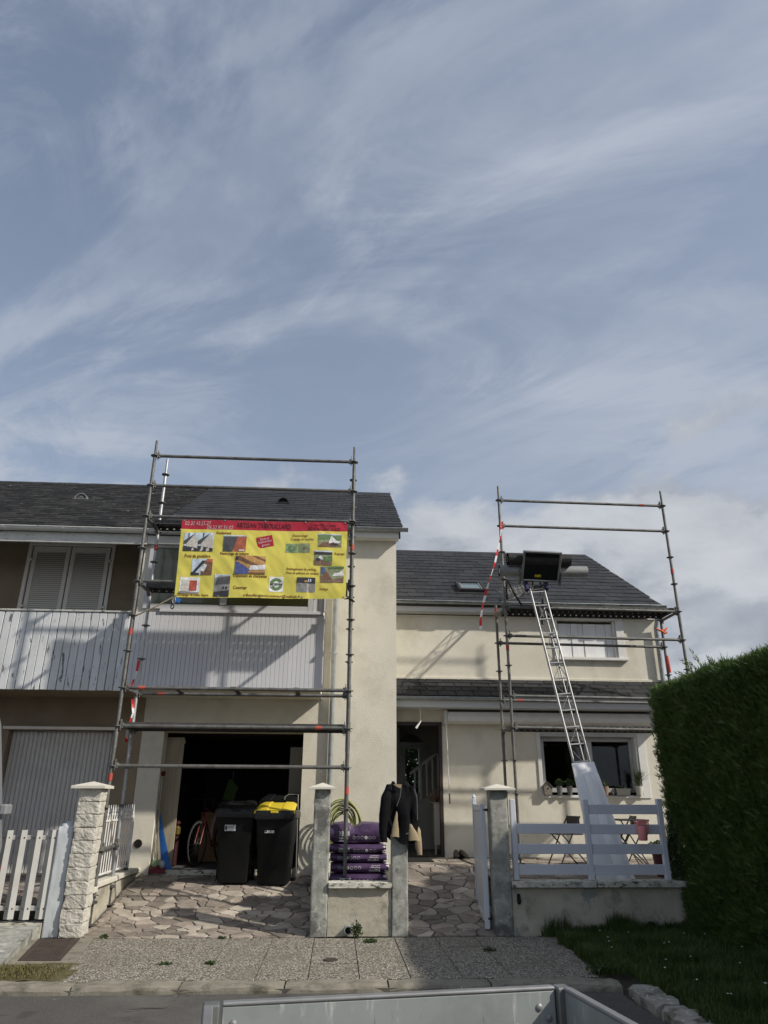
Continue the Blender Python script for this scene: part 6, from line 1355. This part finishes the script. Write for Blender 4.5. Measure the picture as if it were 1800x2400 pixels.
# ------------------------------------------------------------------ hedge, grass, weeds
def quads_object(V, F, name, mat, parent=None, **k):
    me = bpy.data.meshes.new(name); org = np.array(ORG[parent.name]) if parent is not None else np.zeros(3)
    me.vertices.add(len(V)); me.vertices.foreach_set('co', (V - org).astype(np.float32).reshape(-1)); n = F.shape[1]
    me.loops.add(F.size); me.loops.foreach_set('vertex_index', F.astype(np.int32).reshape(-1)); me.polygons.add(len(F)); me.polygons.foreach_set('loop_start', np.arange(0, F.size, n, dtype=np.int32)); me.update(calc_edges=True); me.materials.append(mat)
    return link(me, name, parent, org, **k)
hg_ = thing('hedge', (4.9, 6.8, 0), 'tall dense clipped conifer hedge on the right, dark on its near side', 'hedge')
HX0, HX1, HY0, HY1, HZ = 4.33, 5.55, 2.6, 9.98, 2.95
def hsurf(n, seed):
    r_ = np.random.default_rng(seed); P = []; Nn = []
    aL, aT, aE, aR = (HY1 - HY0) * HZ * 1.0, (HY1 - HY0) * (HX1 - HX0), (HX1 - HX0) * HZ * 1.2, (HY1 - HY0) * HZ * .25
    tot = aL + aT + aE + aR
    k = int(n * aL / tot); y = r_.uniform(HY0, HY1, k); z = HZ * r_.random(k); P.append(np.stack([np.full(k, HX0), y, z], 1)); Nn.append(np.tile([-1, 0, 0.], (k, 1)))
    k = int(n * aT / tot); P.append(np.stack([r_.uniform(HX0, HX1, k), r_.uniform(HY0, HY1, k), np.full(k, HZ)], 1)); Nn.append(np.tile([0, 0, 1.], (k, 1)))
    k = int(n * aE / tot); P.append(np.stack([r_.uniform(HX0, HX1, k), np.where(r_.random(k) < .5, HY1, HY0), r_.uniform(0, HZ, k)], 1)); e = np.zeros((k, 3)); e[:, 1] = np.where(P[-1][:, 1] > 5, 1, -1); Nn.append(e)
    k = int(n * aR / tot); P.append(np.stack([np.full(k, HX1), r_.uniform(HY0, HY1, k), r_.uniform(0, HZ, k)], 1)); Nn.append(np.tile([1, 0, 0.], (k, 1)))
    P = np.concatenate(P); Nn = np.concatenate(Nn)
    # rounded edges and a gently lumpy clipped face
    dz = HZ - P[:, 2]; dx = P[:, 0] - HX0; de = HY1 - P[:, 1]; rr_ = .16
    side = Nn[:, 0] < -.5
    P[:, 0] += np.where(side, rr_ * np.clip(1 - dz / rr_, 0, 1) ** 2, 0); P[:, 2] -= np.where(Nn[:, 2] > .5, rr_ * np.clip(1 - dx / rr_, 0, 1) ** 2, 0)
    P[:, 0] += np.where(side, .22 * np.clip(1 - de / .25, 0, 1) ** 2, 0)
    lump = .022 * np.sin(P[:, 1] * 2.1 + 1) * np.sin(P[:, 2] * 2.6 + P[:, 1]) + .014 * np.sin(P[:, 1] * 6.3 + P[:, 2] * 4) + .012 * np.sin(P[:, 2] * 11 + P[:, 1] * 3)
    P += Nn * lump[:, None]
    P[:, 0] += np.where(side, -.15 * np.clip(1 - P[:, 2] / 1.3, 0, 1) - .02 * np.sin(np.clip(P[:, 2] / HZ, 0, 1) * 3.1), 0)
    return P, Nn, r_
P, Nn, r_ = hsurf(230000, 4)
n = len(P); ax_ = Nn * .55 + np.array([-.05, -.10, .62]) + r_.normal(size=(n, 3)) * .34; ax_ /= np.linalg.norm(ax_, axis=1)[:, None]
sd_v = np.cross(ax_, r_.normal(size=(n, 3))); sd_v /= np.linalg.norm(sd_v, axis=1)[:, None]
Ls = (.040 + .055 * r_.random(n) ** 2 + .05 * (r_.random(n) > .97))[:, None]; base = P - Nn * r_.uniform(-.02, .10, n)[:, None]
w = Ls * .11
def tri(a, b, c): return np.stack([a, b, c], 1).reshape(-1, 3)
nrm_ = np.cross(ax_, sd_v)
V1 = tri(base - sd_v * w, base + sd_v * w, base + ax_ * Ls * 1.15)
b2_ = base + ax_ * Ls * .25; V2 = tri(b2_ - ax_ * Ls * .12, b2_ + ax_ * Ls * .04, b2_ + ax_ * Ls * .52 + sd_v * Ls * .40 + nrm_ * Ls * .1)
V3 = tri(b2_ - ax_ * Ls * .05, b2_ + ax_ * Ls * .10, b2_ + ax_ * Ls * .62 - sd_v * Ls * .36 - nrm_ * Ls * .1)
V = np.stack([V1.reshape(n, 3, 3), V2.reshape(n, 3, 3), V3.reshape(n, 3, 3)], 1).reshape(-1, 3)
quads_object(V, np.arange(len(V)).reshape(-1, 3), 'foliage', hedge_m, hg_)
core = MB(); core.box(HX0 + .16, HX1 - .12, HY0 + .12, HY1 - .20, .05, HZ - .14); put(core, 'light_block_core', M('dark hedge core and twig', (.022, .030, .012), (.035, .028, .018), 14, rough=.95, bump=1, bsc=30, bdist=.05), hg_)  # solid dark box added inside to stop light passing through the foliage
tk = MB()
for y in np.arange(3.0, 9.9, .62): tk.tube([(4.72, y, -.1), (4.74, y + .03, .9)], [.05, .03], 7)
put(tk, 'trunk', terra, hg_)
# a few long shoots past the far end of the hedge, and ivy low at its edge
def spray(o, d, L_, m, r_):
    o = Vector(o); d = Vector(d).normalized()
    for k in range(26):
        t = k / 25; p = o + d * L_ * t + Vector((0, 0, -.10 * L_ * t * t)); s = Vector((r_.gauss(0, 1), r_.gauss(0, .6), r_.gauss(0, 1))); s = (s - d * s.dot(d)).normalized(); l = .07 * (1 - t * .6)
        q = s * l + d * l * .7; wd = d * .014
        m.add([p - wd, p + wd, p + q], [(0, 1, 2)]); m.add([p + q * .4 - s * .004, p + q * .4 + d * .03, p + q * .9 + d * .03], [(0, 1, 2)])
r2 = random.Random(4); m = MB()
for o, d, l in (((5.20, 9.98, 3.02), (-.25, .2, .75), .62), ((5.28, 9.98, 3.05), (-.9, .2, .36), .5), ((5.1, 9.98, 2.95), (.3, .2, .85), .4), ((5.35, 9.9, 3.0), (-.05, .1, 1), .45), ((4.9, 9.98, 2.9), (-.3, .2, .5), .30)):
    for q in range(3): spray(Vector(o) + Vector((r2.uniform(-.05, .05), 0, 0)), Vector(d) + Vector((r2.uniform(-.2, .2), 0, r2.uniform(-.12, .12))), l * r2.uniform(.7, 1), m, r2)
put(m, 'shoots', hedge_m, hg_)
iv = thing('ivy', (4.12, 9.5, .5), 'ivy leaves creeping over the right end of the fence and wall', 'ivy'); put(leaf_cloud(420, 4.22, 9.50, .80, .10, .10, .52, .028, 21, .2), 'leaves', M('dark ivy leaf', (.020, .040, .014), (.035, .060, .022), 8, rough=.45, var=.3), iv); put(MB().tube([(4.30, 9.62, .0), (4.27, 9.60, .5), (4.22, 9.56, 1.0)], .006, 6), 'stem', MATS['dark hedge core and twig'], iv)
def blades(n, poly_fn, hmin, hmax, wid, seed, name, mat, zfn, lean=.5):
    r_ = np.random.default_rng(seed); x, y = poly_fn(r_, n); n = len(x); z = zfn(x, y); h = r_.uniform(hmin, hmax, n) * (1 + .9 * (np.sin(x * 5.1 + y * 3.7) * np.sin(y * 4.3 - x * 2) > .45)); a = r_.uniform(0, 2 * np.pi, n); d = np.stack([np.cos(a), np.sin(a), np.zeros(n)], 1); s = np.stack([-np.sin(a), np.cos(a), np.zeros(n)], 1); up_ = np.array([0, 0, 1.])
    b = np.stack([x, y, z], 1); l = r_.uniform(.1, lean, n)[:, None]; hh_ = h[:, None]; w_ = wid * r_.uniform(.6, 1.3, n)[:, None]
    m1 = b + up_ * hh_ * .55 + d * hh_ * l * .35; t1 = b + up_ * hh_ * (1 - l * .4) + d * hh_ * l
    V = np.stack([b - s * w_, b + s * w_, m1 + s * w_ * .7, m1 - s * w_ * .7, t1, t1], 1).reshape(-1, 3); i = np.arange(n) * 6
    F = np.concatenate([np.stack([i, i + 1, i + 2], 1), np.stack([i, i + 2, i + 3], 1), np.stack([i + 3, i + 2, i + 4], 1)])
    o = quads_object(V, F, name, mat); o['kind'] = 'stuff'; return o
def verge(r_, n):
    y = 2.4 + 7.05 * r_.random(n) ** .7; x = r_.uniform(2.5, 4.6, n); e = 2.74 + .03 * np.sin(y * 5); e = np.where(y > 7.45, 2.40 + (y - 7.45) * .10 + .05 * np.sin(y * 9) + .03 * np.sin(y * 23), e)
    k = (x > e) & ~((y > 9.30) & (x < 2.9)) ; return x[k], y[k]
gz = lambda x, y: .0 + .05 * np.clip((x - 2.7) / 2, 0, 1)
go_ = blades(80000, verge, .04, .12, .0028, 5, 'grass', grass_m, gz, .9); tag(go_, 'green grass of the verge between pavement, kerb and hedge', 'grass')
def edge_(r_, n): x = r_.uniform(2.45, 4.3, n); return x, 9.46 - np.abs(r_.normal(0, .05, n))
tag(blades(2600, edge_, .05, .17, .003, 8, 'grass', grass_m, gz, .6), 'longer grass along the foot of the garden wall', 'grass')
def mossg(r_, n): y = r_.uniform(7.45, 8.0, n); x = r_.uniform(-3.2, -2.45, n); return x, y
tag(blades(2200, mossg, .008, .03, .003, 9, 'grass', M('dry moss blade', (.10, .10, .03), (.15, .12, .06), 8, rough=.8, var=.3), lambda x, y: 0 * x + .01, .9), 'short dry moss and grass by the kerb at lower left', 'moss')
dz_ = MB(); r3 = random.Random(8)
for i in range(24):
    x, y = r3.uniform(2.7, 4.15), r3.uniform(6.2, 9.2); z = .10 + r3.uniform(0, .05)
    dz_.lathe([(.001, 0), (.009, .002), (.007, .006), (.001, .007)], (x, y, z), 7)
tag(put(dz_, 'daisies', M('daisy white', (.70, .70, .62), rough=.7), None), 'tiny white daisies scattered in the verge grass', 'daisies', kind='stuff')
def weed(x, y, z, r, n, label, seed, h=.10):
    t = thing('weed', (x, y, z), label, 'weed'); put(leaf_cloud(n, x, y, z + h * .5, r, r * .5, h * .55, .020, seed, .1), 'leaves', leaf_m, t)
    m = MB(); r_ = random.Random(seed)
    for i in range(7): m.tube([(x, y, z), (x + r_.uniform(-r, r) * .8, y + r_.uniform(-r, r) * .4, z + h * r_.uniform(.6, 1))], .002, 4)
    put(m, 'stems', leaf_m, t)
weed(.275, 9.37, 0, .075, 170, 'green weed growing beside the drain pipe at the low wall', 3, .17); weed(.42, 9.12, 0, .10, 110, 'low creeping weed in the slab joint near the drain pipe', 4, .03); weed(-1.60, 8.06, 0, .09, 60, 'small weed in the slab joint in front of the driveway', 5, .02)
weed(-1.17, 8.05, 0, .06, 70, 'reddish small weed in the middle slab joint', 6, .025); weed(-1.25, 9.38, 0, .05, 40, 'tiny weed at the driveway edge', 7, .025); weed(-2.60, 9.48, 0, .05, 60, 'small weed at the foot of the rough stone pillar', 8, .03); weed(1.66, 8.6, 0, .09, 60, 'thin weed along a joint on the shaded pavement', 9, .03)
weed(2.46, 7.5, 0, .13, 200, 'clump of weeds where the kerb turns the corner', 10, .08); weed(-2.99, 11.5, .50, .06, 60, 'small leafy weed at the end of the spear fence', 11, .14)

# ------------------------------------------------------------------ trailer in the foreground, van at the left edge
tl = thing('trailer', (.2, 2.0, 0), 'grey metal box trailer with scuffed panels in the foreground', 'trailer')
tx_ = Vector((1.27, .19, 0)).normalized(); tyv = Vector((-tx_.y, tx_.x, 0)); TM = frame((-.425, 2.858, 0), tx_, tyv, Vector((0, 0, 1))); TW, TLn, tz0, tz1 = 1.305, 2.1, .46, .85
put(MB().bev(.06, TW - .055, -.030, -.004, tz0, tz1, .004, TM), 'front_panel', trailer_m, tl)
sc2 = MB()
for i in range(26): x = random.uniform(.1, TW - .12); z = random.uniform(tz0 + .05, tz1 - .03); sc2.box(x, x + random.uniform(.002, .006), -.0308, -.0302, z, z + random.uniform(.01, .07))
put(sc2, 'scratches', M('bare scratch', (.50, .51, .51), rough=.4, metal=.5), tl, kind='stuff')
put(MB().bev(TW - .028, TW - .002, -TLn, -.05, tz0, tz1, .004, TM), 'side_panel', trailer_m, tl); put(MB().bev(0, .026, -TLn, -.05, tz0, tz1, .004, TM), 'side_panel', trailer_m, tl); put(MB().bev(.06, TW - .055, -TLn - .02, -TLn + .006, tz0, tz1, .004, TM), 'tailgate', trailer_m, tl)
ed = MB(); ed.bev(.06, TW - .055, -.034, .002, tz1 + .0005, tz1 + .012, .004, TM); ed.bev(TW - .032, TW + .002, -TLn, -.05, tz1 + .0005, tz1 + .012, .004, TM); ed.bev(-.002, .030, -TLn, -.05, tz1 + .0005, tz1 + .012, .004, TM); put(ed, 'edge_trim', alu, tl)
for x0, y0 in ((-.004, -.052), (TW - .052, -.052), (-.004, -TLn - .02), (TW - .052, -TLn - .02)): put(MB().bev(x0, x0 + .056, y0, y0 + .062, tz0 - .04, tz1 + .010, .005, TM), 'corner_post', M('dark grey steel post', (.14, .15, .15), (.19, .20, .20), 8, rough=.5, metal=.4), tl)
put(MB().box(.03, TW - .03, -TLn + .01, -.035, tz0 - .02, tz0 + .0, TM), 'floor', M('trailer plywood', (.20, .15, .10), (.14, .10, .07), 5, rough=.85), tl)
bt = MB()
for x, z in ((.10, .80), (TW - .12, .80), (TW - .28, .745), (TW - .085, .765)): bt.lathe([(.013, 0), (.012, .004), (.005, .007)], n=12, mat=TM @ T(x, -.030, z) @ Matrix.Rotation(R(90), 4, 'X'))
put(bt, 'rivets', alu, tl)
lc = MB(); lc.bev(-.03, -.005, -.11, -.03, .66, .74, .005, TM); lc.tube([tuple(TM @ Vector(p)) for p in ((-.02, -.09, .72), (-.06, -.14, .68), (-.05, -.16, .60))], .010, 7); put(lc, 'latch', steel_dk, tl)
for x in (-.13, TW + .13):
    wl_ = put(MB().lathe([(.10, -.07), (.24, -.075), (.265, -.05), (.265, .05), (.24, .075), (.10, .07)], n=26, mat=TM @ T(x, -1.15, .165) @ Matrix.Rotation(R(90), 4, 'Y')), 'wheel', rubber, tl, smooth=True); put(MB().lathe([(.03, -.03), (.13, -.035), (.14, .0), (.13, .035), (.03, .03)], n=20, mat=TM @ T(x, -1.15, .165) @ Matrix.Rotation(R(90), 4, 'Y')), 'rim', alu, wl_)
    mg = MB(); mg.loft([[tuple(TM @ Vector((x + sx, -1.15 + .31 * math.cos(a), .165 + .31 * math.sin(a) + dz))) for sx, dz in ((-.10, 0), (.10, 0), (.10, .008), (-.10, .008))] for a in np.linspace(0, math.pi, 11)]); put(mg, 'mudguard', black_pl, tl)
ax2 = MB(); ax2.tube([tuple(TM @ Vector(p)) for p in ((-.13, -1.15, .165), (TW + .13, -1.15, .165))], .03, 8); ax2.bev(.1, .16, -TLn, .0, tz0 - .09, tz0 - .03, .004, TM); ax2.bev(TW - .16, TW - .1, -TLn, .0, tz0 - .09, tz0 - .03, .004, TM); ax2.tube([tuple(TM @ Vector(p)) for p in ((TW / 2, -TLn - .9, .34), (TW / 2, -TLn * .6, .40))], .035, 8); put(ax2, 'chassis', steel_dk, tl)
van = thing('parked_van', (-6.2, 7.9, 0), 'silver van parked at the left edge, only its rear corner in view', 'van')
prof = [(-3.63, .70), (-3.60, .98), (-3.66, 1.30), (-3.74, 1.70), (-3.86, 2.25), (-3.94, 2.46), (-4.15, 2.56), (-7.2, 2.56), (-7.9, 2.30), (-8.6, 1.45), (-9.3, 1.20), (-9.4, .55), (-9.3, .42), (-3.75, .42)]
lo = []
for y, s in ((7.0, .93), (7.06, .985), (7.35, 1.0), (8.45, 1.0), (8.74, .985), (8.80, .93)): lo.append([(-6.5 + (p[0] + 6.5) * (s if s < .95 else 1) * (1 if s >= .95 else 1.06) if False else p[0] * 1.0 - (1 - s) * (-.5 if p[0] < -6.5 else .5), y, 1.5 + (p[1] - 1.5) * (s * .3 + .7)) for p in prof])
put(MB().loft(lo), 'body', van_m, van, smooth=True)
put(MB().bev(-9.45, -8.5, 6.99, 8.81, .30, .52, .03).bev(-3.98, -3.70, 6.99, 8.81, .30, .52, .03), 'bumper', black_pl, van)
put(MB().bev(-3.655, -3.595, 8.60, 8.79, .70, .80, .015), 'tail_light', lens_red, van); put(MB().bev(-3.655, -3.595, 7.01, 7.20, .70, .80, .015), 'tail_light', lens_red, van)
put(MB().bev(-3.66, -3.585, 8.62, 8.78, 1.30, 1.41, .015), 'hinge', M('grey hinge plastic', (.20, .21, .22), rough=.5), van); put(MB().bev(-3.86, -3.76, 7.25, 8.35, 1.55, 2.10, .01, Matrix.Identity(4)), 'rear_window', M('dark glass', (.02, .02, .025), rough=.1, spec=.7), van)
for x in (-8.5, -4.6):
    for y in (7.08, 8.72):
        wv = put(MB().lathe([(.12, -.09), (.30, -.10), (.335, -.06), (.335, .06), (.30, .10), (.12, .09)], n=26, mat=T(x, y, .30) @ Matrix.Rotation(R(90), 4, 'X')), 'wheel', rubber, van, smooth=True); put(MB().lathe([(.03, -.095), (.19, -.10), (.2, 0), (.19, .10), (.03, .095)], n=20, mat=T(x, y, .30) @ Matrix.Rotation(R(90), 4, 'X')), 'rim', alu, wv)
put(MB().bev(-8.05, -7.0, 6.985, 7.0, 1.45, 2.1, .005), 'side_window', MATS['dark glass'], van); put(MB().bev(-7.95, -7.85, 6.80, 6.98, 1.45, 1.70, .03), 'mirror', black_pl, van)
